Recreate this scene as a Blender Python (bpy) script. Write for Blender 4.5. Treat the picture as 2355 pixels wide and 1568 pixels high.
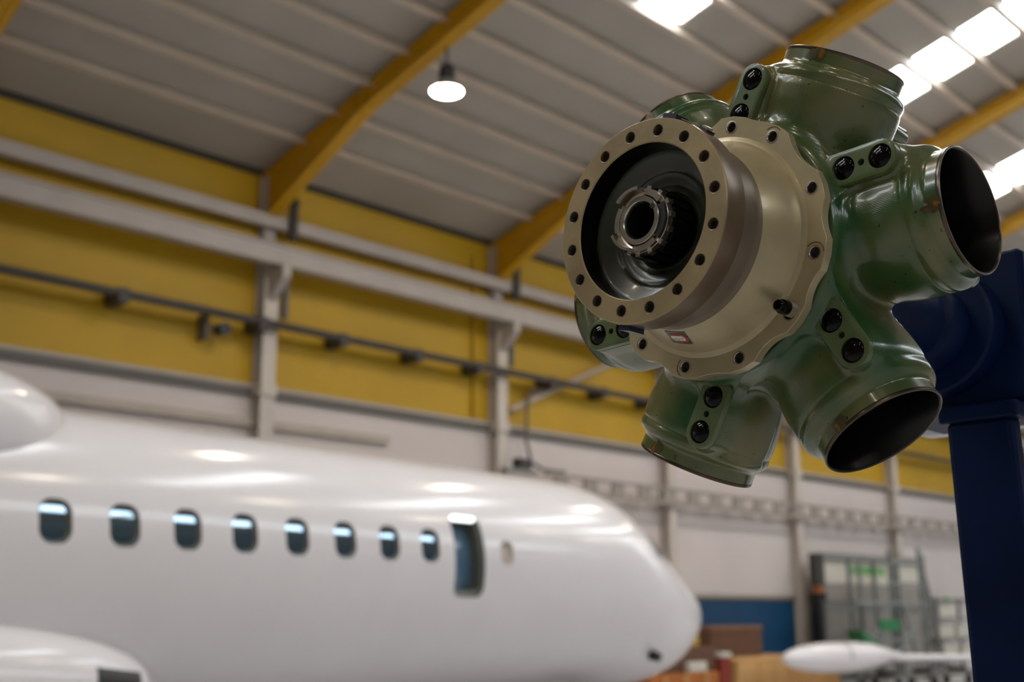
import bpy, bmesh, math, random
import numpy as np
from mathutils import Vector, Matrix

random.seed(7)
PI = math.pi
for o in list(bpy.data.objects):
    bpy.data.objects.remove(o, do_unlink=True)
scene = bpy.context.scene
COL = scene.collection

# ------------------------------------------------------------------ camera, world, exposure
HC = 1.75                                    # lens height above the hangar floor
cam_data = bpy.data.cameras.new("camera")
cam = bpy.data.objects.new("camera", cam_data)
COL.objects.link(cam)
cam_data.sensor_width = 36.0
cam_data.sensor_fit = 'HORIZONTAL'
cam_data.lens = 2790.503 / 2355 * 36
cam_data.clip_start = 0.05
cam_data.clip_end = 300
PITCH, YAW, ROLL = 0.2235, 0.7566, -0.0038   # YAW from the +X axis (the long wall) towards +Y
hd = Vector((math.cos(YAW), math.sin(YAW), 0))
rt = hd.cross(Vector((0, 0, 1)))
fw = hd * math.cos(PITCH) + Vector((0, 0, 1)) * math.sin(PITCH)
up = rt.cross(fw)
r2 = rt * math.cos(ROLL) + up * math.sin(ROLL)
u2 = -rt * math.sin(ROLL) + up * math.cos(ROLL)
m3 = Matrix((r2, u2, -fw)).transposed()
cam.matrix_world = Matrix.Translation((0, 0, HC)) @ m3.to_4x4()
cam_data.dof.use_dof = True
cam_data.dof.focus_distance = 1.46
cam_data.dof.aperture_fstop = 4.2
scene.camera = cam

world = bpy.data.worlds.new("world")
scene.world = world
world.use_nodes = True
world.node_tree.nodes["Background"].inputs[0].default_value = (0.85, 0.92, 1.0, 1)
world.node_tree.nodes["Background"].inputs[1].default_value = 1.0

scene.view_settings.view_transform = 'Standard'
scene.view_settings.look = 'None'
scene.view_settings.gamma = 1.0
scene.view_settings.use_curve_mapping = False
scene.view_settings.exposure = 0.58

SKY_E = 11.0          # brightness of the daylight in the roof lights
LAMP_E = 85.0        # brightness of the pendant lamps

# ------------------------------------------------------------------ materials
MATS = {}


def mat(name, col, rough=0.5, metal=0.0, coat=0.0, spec=0.5, noise=0.0, nscale=8.0, col2=None, bump=0.0, bscale=60.0,
        emit=None, estr=0.0, trans=0.0, coords='Object'):
    m = bpy.data.materials.new(name)
    m.use_nodes = True
    nt = m.node_tree
    b = nt.nodes["Principled BSDF"]
    b.inputs["Base Color"].default_value = (*col, 1)
    b.inputs["Roughness"].default_value = rough
    b.inputs["Metallic"].default_value = metal
    b.inputs["Coat Weight"].default_value = coat
    b.inputs["Coat Roughness"].default_value = 0.08
    b.inputs["Specular IOR Level"].default_value = spec
    b.inputs["Transmission Weight"].default_value = trans
    if emit:
        b.inputs["Emission Color"].default_value = (*emit, 1)
        b.inputs["Emission Strength"].default_value = estr
    if noise > 0 or bump > 0:
        tc = nt.nodes.new("ShaderNodeTexCoord")
    if noise > 0:
        n = nt.nodes.new("ShaderNodeTexNoise")
        n.inputs["Scale"].default_value = nscale
        n.inputs["Detail"].default_value = 4
        nt.links.new(tc.outputs[coords], n.inputs["Vector"])
        cr = nt.nodes.new("ShaderNodeValToRGB")
        c2 = col2 if col2 else tuple(c * (1 - noise) for c in col)
        cr.color_ramp.elements[0].position = 0.35
        cr.color_ramp.elements[1].position = 0.65
        cr.color_ramp.elements[0].color = (*c2, 1)
        cr.color_ramp.elements[1].color = (*col, 1)
        nt.links.new(n.outputs["Fac"], cr.inputs["Fac"])
        nt.links.new(cr.outputs["Color"], b.inputs["Base Color"])
    if bump > 0:
        n2 = nt.nodes.new("ShaderNodeTexNoise")
        n2.inputs["Scale"].default_value = bscale
        n2.inputs["Detail"].default_value = 3
        nt.links.new(tc.outputs[coords], n2.inputs["Vector"])
        bp = nt.nodes.new("ShaderNodeBump")
        bp.inputs["Strength"].default_value = bump
        bp.inputs["Distance"].default_value = 0.01
        nt.links.new(n2.outputs["Fac"], bp.inputs["Height"])
        nt.links.new(bp.outputs["Normal"], b.inputs["Normal"])
    MATS[name] = m
    return m


M_yellow = mat("yellow_cladding", (0.53, 0.325, 0.005), 0.55, noise=0.12, nscale=0.6)
M_beam = mat("yellow_steel", (0.56, 0.30, 0.004), 0.45, noise=0.1, nscale=2)
M_white = mat("white_steel", (0.46, 0.42, 0.395), 0.5, noise=0.08, nscale=2)
M_colm = mat("column_paint", (0.62, 0.565, 0.51), 0.5, noise=0.08, nscale=2)
M_traym = mat("tray_paint", (0.36, 0.32, 0.28), 0.5, noise=0.1, nscale=3)
M_wall = mat("white_cladding", (0.68, 0.62, 0.605), 0.6, noise=0.06, nscale=0.5)
M_roof = mat("roof_sheet", (0.44, 0.405, 0.35), 0.55, noise=0.12, nscale=0.5)
M_purlin = mat("purlin_paint", (0.62, 0.53, 0.44), 0.5, noise=0.08, nscale=1.5)
M_dark = mat("dark_steel", (0.045, 0.04, 0.035), 0.5, noise=0.2, nscale=3)
M_trim = mat("grey_trim", (0.13, 0.12, 0.11), 0.5, noise=0.1, nscale=2)
M_grey = mat("galvanised", (0.30, 0.30, 0.29), 0.45, metal=0.3, noise=0.15, nscale=4)
M_beige = mat("beige_duct", (0.50, 0.44, 0.38), 0.5, noise=0.1, nscale=3)
M_greywall = mat("grey_cladding", (0.34, 0.32, 0.30), 0.6, noise=0.06, nscale=0.5)  # unseen walls greyed so that less light bounces onto the hub
M_floor = mat("floor_paint", (0.56, 0.55, 0.55), 0.35, noise=0.15, nscale=0.4)
M_bluewall = mat("blue_door_paint", (0.0005, 0.052, 0.14), 0.5, noise=0.08, nscale=1)
M_plane = mat("aircraft_white", (0.80, 0.775, 0.79), 0.16, coat=0.0, spec=0.42, noise=0.03, nscale=1.2)
M_planegrey = mat("seal_grey", (0.10, 0.105, 0.09), 0.4, noise=0.1, nscale=10)
M_pane = mat("cabin_glass", (0.028, 0.055, 0.08), 0.04, spec=1.0, coat=1.0, noise=0.2, nscale=6)
M_pane.node_tree.nodes["Principled BSDF"].inputs["IOR"].default_value = 2.1
M_pane.node_tree.nodes["Principled BSDF"].inputs["Specular Tint"].default_value = (0.86, 0.94, 1.0, 1)
M_pane.node_tree.nodes["Principled BSDF"].inputs["Coat Tint"].default_value = (0.7, 0.88, 1.0, 1)
M_screen = mat("windscreen_glass", (0.012, 0.016, 0.016), 0.35, spec=0.2, noise=0.1, nscale=4)
M_hatch = mat("blue_film", (0.10, 0.19, 0.28), 0.2, coat=0.5, noise=0.25, nscale=2)
M_black = mat("black_rubber", (0.008, 0.008, 0.008), 0.4, noise=0.2, nscale=10)
M_plug = mat("black_plug", (0.002, 0.002, 0.002), 0.12, spec=0.22, noise=0.2, nscale=30)
M_liner = mat("black_bore", (0.0025, 0.0023, 0.0023), 0.26, spec=0.35, noise=0.3, nscale=15)
M_bowl = mat("dark_green_enamel", (0.036, 0.043, 0.025), 0.3, coat=0.15, noise=0.2, nscale=25)
M_bronze = mat("bronze_flange", (0.38, 0.29, 0.155), 0.38, metal=0.45, noise=0.3, nscale=14, bump=0.03, bscale=120)
M_rim = mat("brown_rim", (0.20, 0.135, 0.085), 0.36, metal=0.5, noise=0.2, nscale=14)
M_neck = mat("bare_neck", (0.20, 0.155, 0.105), 0.4, metal=0.4, noise=0.2, nscale=14)
M_beigehub = mat("beige_housing", (0.44, 0.365, 0.21), 0.33, metal=0.3, coat=0.15, noise=0.18, nscale=16, bump=0.02, bscale=150)
M_steel = mat("machined_steel", (0.56, 0.51, 0.43), 0.24, metal=0.95, noise=0.2, nscale=60)
M_edge = mat("worn_edge", (0.13, 0.10, 0.07), 0.26, metal=0.85, noise=0.3, nscale=50)
M_cadmium = mat("dark_bushing", (0.25, 0.195, 0.135), 0.28, metal=0.8, noise=0.2, nscale=40)
M_blue = mat("stand_blue", (0.0004, 0.0085, 0.044), 0.5, spec=0.15, noise=0.3, nscale=9, bump=0.05, bscale=60)
M_tag = mat("navy_tag", (0.008, 0.012, 0.035), 0.35, noise=0.1, nscale=30)
M_wrap = mat("white_wrap", (0.62, 0.62, 0.68), 0.4, noise=0.15, nscale=20, bump=0.4, bscale=40)
M_paper = mat("sticker_paper", (0.72, 0.66, 0.55), 0.5, noise=0.05, nscale=40)
M_red = mat("sticker_red", (0.30, 0.015, 0.02), 0.45, noise=0.1, nscale=40)
M_ink = mat("ink", (0.01, 0.01, 0.012), 0.5, noise=0.1, nscale=40)
M_seal = mat("amber_sealant", (0.24, 0.10, 0.012), 0.3, noise=0.5, nscale=120)
M_seald = mat("dark_sealant", (0.075, 0.055, 0.012), 0.3, noise=0.5, nscale=120)
M_card = mat("cardboard", (0.22, 0.115, 0.06), 0.7, noise=0.15, nscale=3)
M_carddark = mat("cardboard_brown", (0.13, 0.062, 0.034), 0.7, noise=0.2, nscale=3)
M_wood = mat("plywood", (0.58, 0.33, 0.12), 0.6, noise=0.2, nscale=4)
M_orange = mat("orange_paint", (0.45, 0.14, 0.02), 0.5, noise=0.2, nscale=3)
M_redbox = mat("red_paint", (0.26, 0.03, 0.02), 0.5, noise=0.2, nscale=4)
M_green = mat("green_cover", (0.02, 0.20, 0.07), 0.5, noise=0.2, nscale=5)
M_signgreen = mat("sign_green", (0.12, 0.40, 0.09), 0.5, noise=0.1, nscale=5)
M_signwhite = mat("sign_white", (0.62, 0.60, 0.52), 0.5, noise=0.05, nscale=5)
M_alu = mat("aluminium_tube", (0.26, 0.28, 0.275), 0.4, metal=0.4, noise=0.2, nscale=5)
M_cabin = mat("cabin_panel", (0.30, 0.285, 0.26), 0.35, noise=0.12, nscale=2)
M_sky = mat("daylight_pane", (0.8, 0.85, 0.9), 0.4, emit=(0.93, 0.97, 1.0), estr=SKY_E, noise=0.02, nscale=2)
M_reflpane = mat("reflection_pane", (0.8, 0.85, 0.9), 0.4, emit=(0.82, 0.91, 1.0), estr=SKY_E * 0.5, noise=0.02, nscale=2)  # unseen panes added for the bright band in the cabin windows
M_lamp = mat("lamp_diffuser", (0.9, 0.85, 0.75), 0.4, emit=(1.0, 0.86, 0.68), estr=LAMP_E, noise=0.02, nscale=2)
M_glint = mat("hatch_glint", (0.9, 0.92, 0.95), 0.4, emit=(0.9, 0.97, 1.0), estr=1.6, noise=0.02, nscale=2)  # glow in place of a skylight reflection on the hatch film


def hub_paint():
    m = bpy.data.materials.new("hub_green_paint")
    m.use_nodes = True
    nt = m.node_tree
    b = nt.nodes["Principled BSDF"]
    b.inputs["Roughness"].default_value = 0.24
    b.inputs["Coat Weight"].default_value = 0.35
    b.inputs["Coat Roughness"].default_value = 0.1
    b.inputs["Specular IOR Level"].default_value = 0.5
    geo = nt.nodes.new("ShaderNodeNewGeometry")
    n = nt.nodes.new("ShaderNodeTexNoise")
    n.inputs["Scale"].default_value = 9
    n.inputs["Detail"].default_value = 2
    nt.links.new(geo.outputs["Position"], n.inputs["Vector"])
    cr = nt.nodes.new("ShaderNodeValToRGB")
    e = cr.color_ramp.elements
    e[0].position = 0.36
    e[0].color = (0.014, 0.070, 0.016, 1)
    e[1].position = 0.66
    e[1].color = (0.150, 0.138, 0.050, 1)
    e2 = cr.color_ramp.elements.new(0.5)
    e2.color = (0.066, 0.096, 0.028, 1)
    nt.links.new(n.outputs["Fac"], cr.inputs["Fac"])
    # small dark flecks of dirt
    n3 = nt.nodes.new("ShaderNodeTexNoise")
    n3.inputs["Scale"].default_value = 190
    n3.inputs["Detail"].default_value = 1
    nt.links.new(geo.outputs["Position"], n3.inputs["Vector"])
    cr3 = nt.nodes.new("ShaderNodeValToRGB")
    cr3.color_ramp.elements[0].position = 0.745
    cr3.color_ramp.elements[0].color = (0, 0, 0, 1)
    cr3.color_ramp.elements[1].position = 0.77
    cr3.color_ramp.elements[1].color = (1, 1, 1, 1)
    nt.links.new(n3.outputs["Fac"], cr3.inputs["Fac"])
    mx = nt.nodes.new("ShaderNodeMixRGB")
    mx.inputs[2].default_value = (0.02, 0.018, 0.01, 1)
    nt.links.new(cr3.outputs["Color"], mx.inputs[0])
    nt.links.new(cr.outputs["Color"], mx.inputs[1])
    nt.links.new(mx.outputs[0], b.inputs["Base Color"])
    # machining ridges that run along each barrel (angle about the barrel axis), fading in and out
    tc = nt.nodes.new("ShaderNodeTexCoord")
    sp = nt.nodes.new("ShaderNodeSeparateXYZ")
    nt.links.new(tc.outputs["Object"], sp.inputs[0])

    def mth(op, a=None, bb=None, c=None):
        q = nt.nodes.new("ShaderNodeMath")
        q.operation = op
        for i, v in enumerate((a, bb, c)):
            if v is None:
                continue
            if isinstance(v, (int, float)):
                q.inputs[i].default_value = v
            else:
                nt.links.new(v, q.inputs[i])
        return q.outputs[0]
    ux = mth('SUBTRACT', sp.outputs["X"], 0.257)
    ang = mth('ARCTAN2', sp.outputs["Y"], ux)
    sn = mth('SINE', mth('MULTIPLY', ang, 270.0))
    win = mth('MULTIPLY', mth('SMOOTH_MIN', 1.0, mth('MAXIMUM', 0.0, mth('MULTIPLY', mth('SUBTRACT', sp.outputs["Z"], 0.170), 70.0)), 0.2),
              mth('SMOOTH_MIN', 1.0, mth('MAXIMUM', 0.0, mth('MULTIPLY', mth('SUBTRACT', 0.236, sp.outputs["Z"]), 120.0)), 0.2))
    n4 = nt.nodes.new("ShaderNodeTexNoise")
    n4.inputs["Scale"].default_value = 14
    nt.links.new(tc.outputs["Object"], n4.inputs["Vector"])
    amp = mth('MULTIPLY', win, mth('MAXIMUM', 0.12, mth('MULTIPLY', mth('SUBTRACT', n4.outputs["Fac"], 0.36), 4.0)))
    h = mth('MULTIPLY', sn, amp)
    bp = nt.nodes.new("ShaderNodeBump")
    bp.inputs["Strength"].default_value = 0.55
    bp.inputs["Distance"].default_value = 0.00013
    nt.links.new(h, bp.inputs["Height"])
    nt.links.new(bp.outputs["Normal"], b.inputs["Normal"])
    return m


M_hub = hub_paint()
M_pad = mat("pad_green", (0.090, 0.130, 0.046), 0.35, coat=0.3, noise=0.2, nscale=30)


# ------------------------------------------------------------------ mesh helpers
class MB:
    def __init__(self):
        self.v, self.f = [], []

    def add(self, vs, fs):
        k = len(self.v)
        self.v += [tuple(x) for x in vs]
        self.f += [tuple(i + k for i in q) for q in fs]
        return self

    def box(self, x0, x1, y0, y1, z0, z1, M=None):
        vs = [Vector((x, y, z)) for z in (z0, z1) for y in (y0, y1) for x in (x0, x1)]
        if M is not None:
            vs = [M @ v for v in vs]
        return self.add(vs, [(0, 2, 3, 1), (4, 5, 7, 6), (0, 1, 5, 4), (2, 6, 7, 3), (0, 4, 6, 2), (1, 3, 7, 5)])

    def bevel_box(self, x0, x1, y0, y1, z0, z1, bev=0.004, seg=2, M=None):
        bm = bmesh.new()
        bmesh.ops.create_cube(bm, size=1)
        for v in bm.verts:
            v.co = Vector(((x0 + x1) / 2 + v.co.x * (x1 - x0), (y0 + y1) / 2 + v.co.y * (y1 - y0), (z0 + z1) / 2 + v.co.z * (z1 - z0)))
        bmesh.ops.bevel(bm, geom=bm.edges[:], offset=bev, segments=seg, affect='EDGES', profile=0.5)
        return self.from_bm(bm, M)

    def from_bm(self, bm, M=None):
        bm.verts.index_update()
        vs = [v.co.copy() if M is None else M @ v.co for v in bm.verts]
        fs = [[v.index for v in f.verts] for f in bm.faces]
        bm.free()
        return self.add(vs, fs)

    def tube(self, p0, p1, r, n=12, r1=None, caps=True):
        p0, p1 = Vector(p0), Vector(p1)
        r1 = r if r1 is None else r1
        d = (p1 - p0).normalized()
        a = d.orthogonal().normalized()
        b = d.cross(a)
        vs = []
        for p, rr in ((p0, r), (p1, r1)):
            for i in range(n):
                t = 2 * PI * i / n
                vs.append(p + a * math.cos(t) * rr + b * math.sin(t) * rr)
        fs = [(i, (i + 1) % n, n + (i + 1) % n, n + i) for i in range(n)]
        if caps:
            fs += [tuple(range(n - 1, -1, -1)), tuple(range(n, 2 * n))]
        return self.add(vs, fs)

    def path(self, pts, r, n=8):
        pts = [Vector(p) for p in pts]
        vs, fs = [], []
        prev = None
        for k, p in enumerate(pts):
            d = (pts[min(k + 1, len(pts) - 1)] - pts[max(k - 1, 0)]).normalized()
            a = d.orthogonal().normalized() if prev is None else (prev - d * prev.dot(d)).normalized()
            prev = a
            b = d.cross(a)
            for i in range(n):
                t = 2 * PI * i / n
                vs.append(p + a * math.cos(t) * r + b * math.sin(t) * r)
        for k in range(len(pts) - 1):
            for i in range(n):
                fs.append((k * n + i, k * n + (i + 1) % n, (k + 1) * n + (i + 1) % n, (k + 1) * n + i))
        fs += [tuple(range(n - 1, -1, -1)), tuple((len(pts) - 1) * n + i for i in range(n))]
        return self.add(vs, fs)

    def lathe_x(self, prof, n=64, closed=False, M=None):
        """prof: (radius, x) pairs revolved about the X axis"""
        vs, fs = [], []
        k = len(prof)
        for i in range(n):
            t = 2 * PI * i / n
            for (r, x) in prof:
                v = Vector((x, -math.sin(t) * r, math.cos(t) * r))
                vs.append(M @ v if M is not None else v)
        m = k if closed else k - 1
        for i in range(n):
            j = (i + 1) % n
            for q in range(m):
                q2 = (q + 1) % k
                fs.append((i * k + q, i * k + q2, j * k + q2, j * k + q))
        return self.add(vs, fs)

    def prism(self, outline, x0, x1, M=None, caps=True):
        """outline: (y, z) pairs, extruded along X"""
        n = len(outline)
        vs = [Vector((x, y, z)) for x in (x0, x1) for (y, z) in outline]
        if M is not None:
            vs = [M @ v for v in vs]
        fs = [(i, (i + 1) % n, n + (i + 1) % n, n + i) for i in range(n)]
        if caps:
            fs += [tuple(range(n - 1, -1, -1)), tuple(range(n, 2 * n))]
        return self.add(vs, fs)

    def build(self, name, m, parent=None, smooth=None, fix=True):
        me = bpy.data.meshes.new(name)
        me.from_pydata(self.v, [], self.f)
        if fix:
            bm = bmesh.new()
            bm.from_mesh(me)
            bmesh.ops.remove_doubles(bm, verts=bm.verts[:], dist=1e-6)
            bmesh.ops.recalc_face_normals(bm, faces=bm.faces[:])
            bm.to_mesh(me)
            bm.free()
        me.materials.append(m)
        if smooth is not None:
            me.polygons.foreach_set("use_smooth", [True] * len(me.polygons))
            me.set_sharp_from_angle(angle=math.radians(smooth))
        o = bpy.data.objects.new(name, me)
        COL.objects.link(o)
        if parent is not None:
            o.parent = parent
        return o


def tag(o, label=None, cat=None, group=None, kind=None):
    if label:
        o["label"] = label
    if cat:
        o["category"] = cat
    if group:
        o["group"] = group
    if kind:
        o["kind"] = kind
    return o


def empty(name, loc=(0, 0, 0), rot=None):
    o = bpy.data.objects.new(name, None)
    o.empty_display_size = 0.1
    COL.objects.link(o)
    o.location = loc
    if rot:
        o.rotation_euler = rot
    return o


def share(o, name, parent, loc=None, rot=None):
    c = o.copy()
    c.name = name
    COL.objects.link(c)
    c.parent = parent
    if loc is not None:
        c.location = loc
    if rot is not None:
        c.rotation_euler = rot
    return c


def boolean_cut(obj, cutters, self_int=False):
    """cut the objects in cutters out of obj for good"""
    for c in cutters:
        md = obj.modifiers.new("cut", 'BOOLEAN')
        md.operation = 'DIFFERENCE'
        md.solver = 'EXACT'
        md.use_self = self_int
        md.object = c
    bpy.context.view_layer.update()
    dg = bpy.context.evaluated_depsgraph_get()
    me = bpy.data.meshes.new_from_object(obj.evaluated_get(dg))
    obj.modifiers.clear()
    obj.data = me
    for c in cutters:
        bpy.data.objects.remove(c, do_unlink=True)
    return obj


def smooth_by(o, ang):
    me = o.data
    me.polygons.foreach_set("use_smooth", [True] * len(me.polygons))
    me.set_sharp_from_angle(angle=math.radians(ang))


# ------------------------------------------------------------------ the hangar
D = 17.907                # the long wall
S0 = 12.23                # first column in view
BAY = 6.0
EAVE = HC + 8.05
SL = 0.29
RIDGE = -4.0
X0, X1 = -23.8, 66.3
Y0 = 2 * RIDGE - D        # the opposite wall


def roof_z(y):
    return EAVE + SL * (D - y) if y >= RIDGE else EAVE + SL * (y - Y0)


BAYS = [S0 + BAY * k for k in range(-6, 9)]

floor = MB().box(X0, X1, Y0, D, -0.2, 0).build("floor", M_floor)
tag(floor, "grey painted concrete hangar floor below the aircraft", kind="structure")

# long wall: a backing with a white lower part, a yellow upper part of one panel per bay
wall = MB().box(X0, X1, D + 0.06, D + 0.25, 0, EAVE + 0.4).build("wall_back", M_wall)
tag(wall, "long hangar wall, white below and yellow above, behind the aircraft", kind="structure")
ZY0, ZY1 = HC + 4.03, EAVE
edges = [X0] + BAYS + [X1]
for a, b in zip(edges[:-1], edges[1:]):
    if b < 0 or b - a < 0.5:
        continue
    for z0, z1 in ((ZY0, HC + 5.2), (HC + 5.215, HC + 6.6), (HC + 6.615, ZY1 - 0.02)):
        MB().box(a + 0.01, b - 0.01, D, D + 0.06, z0, z1).build("yellow_panel", M_yellow, wall)
    for z0, z1 in ((HC + 0.55, HC + 2.2), (HC + 2.215, HC + 3.84)):
        MB().box(a + 0.01, b - 0.01, D, D + 0.06, z0, z1).build("white_panel", M_wall, wall)
MB().box(X0, X1, D - 0.02, D + 0.05, HC + 0.44, HC + 0.53).build("base_rail", M_beige, wall)

t = MB().box(X0, X1, D - 0.09, D + 0.05, HC + 3.84, HC + 3.97)
trim1 = t.build("trim_1", M_trim)
tag(trim1, "grey drip ledge running under the yellow cladding of the long wall", kind="structure")
MB().box(X0, X1, D - 0.06, D + 0.05, HC + 3.97, HC + 4.04).build("lip", M_beige, trim1)

# dark gutter strip below the roof
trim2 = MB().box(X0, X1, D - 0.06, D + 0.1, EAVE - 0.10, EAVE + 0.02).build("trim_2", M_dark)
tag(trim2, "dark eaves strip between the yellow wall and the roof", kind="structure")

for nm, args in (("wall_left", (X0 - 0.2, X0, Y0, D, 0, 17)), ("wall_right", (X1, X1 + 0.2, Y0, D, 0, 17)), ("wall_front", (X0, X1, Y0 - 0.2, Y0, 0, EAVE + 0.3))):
    w_ = MB().box(*args).build(nm, M_wall if nm == "wall_right" else M_greywall)
    tag(w_, {"wall_left": "grey gable wall at the near end of the hangar", "wall_right": "white gable wall at the far end of the hangar",
             "wall_front": "grey long wall opposite the yellow one"}[nm], kind="structure")

# roof: sheets between the roof lights, purlins under them
SKYX = {k: (S0 + BAY * k + 2.9, S0 + BAY * k + 4.2) for k in range(-6, 9)}
SKYX[0] = (14.92, 16.06)
SKYX[1] = (21.22, 22.53)
SKYX[2] = (27.47, 28.95)
PURL = [16.70 - 0.912 * k for k in range(22)]
SKY_Y0, SKY_Y1 = PURL[6], PURL[12]
LIT = {1: (-4, -3, -1, 0, 1, 2, 3, 4, 5, 6, 7, 8), -1: (-5, -4, -3, -2)}     # bays with roof lights; some unseen ones added to light the hub
ceil = empty("ceiling")
tag(ceil, "sloping hangar roof of grey sheets on cream purlins", kind="structure")


def slope_slab(x0, x1, ya, yb, th, dz=0.0):
    """a slab that follows the roof slope between ya and yb; its underside at roof_z + dz"""
    vs = []
    for y in (ya, yb):
        for x in (x0, x1):
            vs.append((x, y, roof_z(y) + dz))
    vs += [(v[0], v[1], v[2] + th) for v in vs]
    return MB().add(vs, [(0, 1, 3, 2), (4, 6, 7, 5), (0, 4, 5, 1), (1, 5, 7, 3), (3, 7, 6, 2), (2, 6, 4, 0)])


for side in (1, -1):
    def fy(y, side=side):
        return y if side == 1 else 2 * RIDGE - y
    for k in range(-6, 9):
        a, b = S0 + BAY * k, S0 + BAY * (k + 1)
        s0, s1 = SKYX[k]
        if k not in LIT[side]:
            slope_slab(a, b, fy(D + 0.3), fy(RIDGE), 0.08).build("roof_sheet", M_roof, ceil)
            continue
        for (xa, xb, ya, yb) in ((a, s0, D + 0.3, RIDGE), (s1, b, D + 0.3, RIDGE), (s0, s1, D + 0.3, SKY_Y0), (s0, s1, SKY_Y1, RIDGE)):
            slope_slab(xa, xb, fy(ya), fy(yb), 0.08).build("roof_sheet", M_roof, ceil)
    for k, y in enumerate(PURL):
        pb = MB()
        z = roof_z(fy(y))
        pb.box(X0, X1, fy(y) - 0.05, fy(y) + 0.05, z - 0.13, z - 0.01)
        pb.box(X0, X1, fy(y) - 0.10, fy(y) + 0.05, z - 0.145, z - 0.13)
        pb.build("purlin", M_purlin, ceil)

# roof lights
WN = 0
for side in (1, -1):
    for k in range(-6, 9):
        if k not in LIT[side]:
            continue
        s0, s1 = SKYX[k]
        WN += 1
        w_ = empty("window_%d" % WN, ((s0 + s1) / 2, SKY_Y0 if side == 1 else 2 * RIDGE - SKY_Y0, EAVE + 2))
        tag(w_, "bright strip of translucent roof light panes", kind="structure")
        if side == 1 and k in (0, 1, 2):
            segs = list(zip(PURL[6:12], PURL[7:13]))
        else:
            segs = [(SKY_Y0, SKY_Y1)]
        for ya, yb in segs:
            yy = (ya - 0.12, yb + 0.12) if side == 1 else (2 * RIDGE - ya + 0.12, 2 * RIDGE - yb - 0.12)
            p_ = slope_slab(s0 + 0.01, s1 - 0.01, yy[0], yy[1], 0.03, 0.02).build("pane", M_sky, w_)
            p_.matrix_parent_inverse = Matrix.Translation(-Vector(w_.location))

# glowing panes added under the opposite roof slope, to reflect in the cabin windows
WN += 1
rw = empty("window_%d" % WN, (0, -7.5, 0))  # no real window: holds the added panes for the cabin window reflections
tag(rw, "long row of added glowing panes under the opposite roof slope", kind="structure")
for k in range(7):
    xa = 12.0 + 6.0 * k
    p_ = slope_slab(xa, xa + 5.9, -8.6, -6.6, 0.03, -0.19).build("pane", M_reflpane, rw)
    p_.matrix_parent_inverse = Matrix.Translation(-Vector(rw.location))

# columns with corbels (one thing each), crane beam, upper rail, pipe
col_o = None


def column(x, lab):
    root = empty("steel_column", (x, D, 0))
    tag(root, lab, "column", "columns along the yellow wall")
    m = MB()
    m.box(0, 0.30, -0.28, -0.26, 0, HC + 6.3)
    m.box(0, 0.30, -0.02, 0, 0, HC + 7.98)
    m.box(0.14, 0.16, -0.26, -0.02, 0, HC + 6.3)
    m.build("shaft", M_colm, root)
    m = MB()
    m.box(0.02, 0.26, -0.16, -0.14, HC + 6.3, HC + 7.98)
    m.box(0.13, 0.15, -0.14, -0.02, HC + 6.3, HC + 7.98)
    m.build("upper_shaft", M_white, root)
    m = MB()
    m.prism([(-0.28, HC + 5.55), (-0.28, HC + 6.13), (-0.72, HC + 6.13), (-0.72, HC + 5.92)], 0.06, 0.24)
    m.build("corbel", M_white, root)
    MB().box(-0.02, 0.32, -0.32, 0, HC + 3.82, HC + 4.05).build("splice_plate", M_colm, root)
    return root


ordn = ["beside the first yellow rafter", "below the second yellow rafter", "half hidden by the green hub", "at the right edge of the blue door",
        "behind the grey gantry", "behind the blue stand post", "right of the blue stand post"]
for i in range(7):
    column(S0 + BAY * i, "white steel column on the yellow wall, " + ordn[i])

cb = empty("crane_beam", (X0, D - 0.55, HC + 6.14))
tag(cb, "white crane runway beam, the lower thicker rail on the yellow wall", "beam")
m = MB()
m.box(0, X1 - X0, -0.12, 0.12, 0, 0.03)
m.box(0, X1 - X0, -0.12, 0.12, 0.33, 0.36)
m.box(0, X1 - X0, -0.09, 0.09, 0.03, 0.33)
m.build("girder", M_white, cb)
MB().box(0, X1 - X0, -0.03, 0.03, 0.36, 0.40).build("rail", M_white, cb)

rail = MB().box(X0, X1, D - 0.30, D - 0.12, HC + 6.93, HC + 7.16).build("wall_girt", M_white)
tag(rail, "thinner white horizontal rail above the crane beam on yellow wall", "beam")

pipe = empty("service_pipe", (X0, D - 0.42, HC + 5.03))
tag(pipe, "dark service pipe running level across the middle of the yellow cladding", "pipe")
m = MB()
m.tube((0, 0, 0.06), (X1 - X0, 0, 0.06), 0.075, 10)
m.tube((0, 0.09, 0.13), (X1 - X0, 0.09, 0.13), 0.03, 8)
m.build("pipe_run", M_dark, pipe)
for x in (9.4, 12.1, 13.9, 15.8, 17.5, 19.8, 21.6, 23.4, 31.1):
    MB().box(x - X0 - 0.09, x - X0 + 0.09, -0.08, 0.41, -0.10, 0.14).build("bracket", M_dark, pipe)

for i in range(3):
    x = S0 + BAY * i + 0.50
    dp = empty("drop_pipe", (x, D - 0.2, HC + 5.3))
    tag(dp, "dark vertical pipe beside the column " + ordn[i], "pipe", "drop pipes on the wall")
    MB().tube((0, 0, 0), (0, 0, 1.1), 0.07, 10).build("lower_pipe", M_trim, dp)
    MB().tube((0.02, -0.15, 1.45), (0.02, -0.15, 2.15), 0.09, 10).build("upper_pipe", M_dark, dp)
    MB().tube((0.02, -0.15, 2.15), (0.02, -0.15, 2.28), 0.12, 10, 0.05).build("cap", M_dark, dp)

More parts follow.
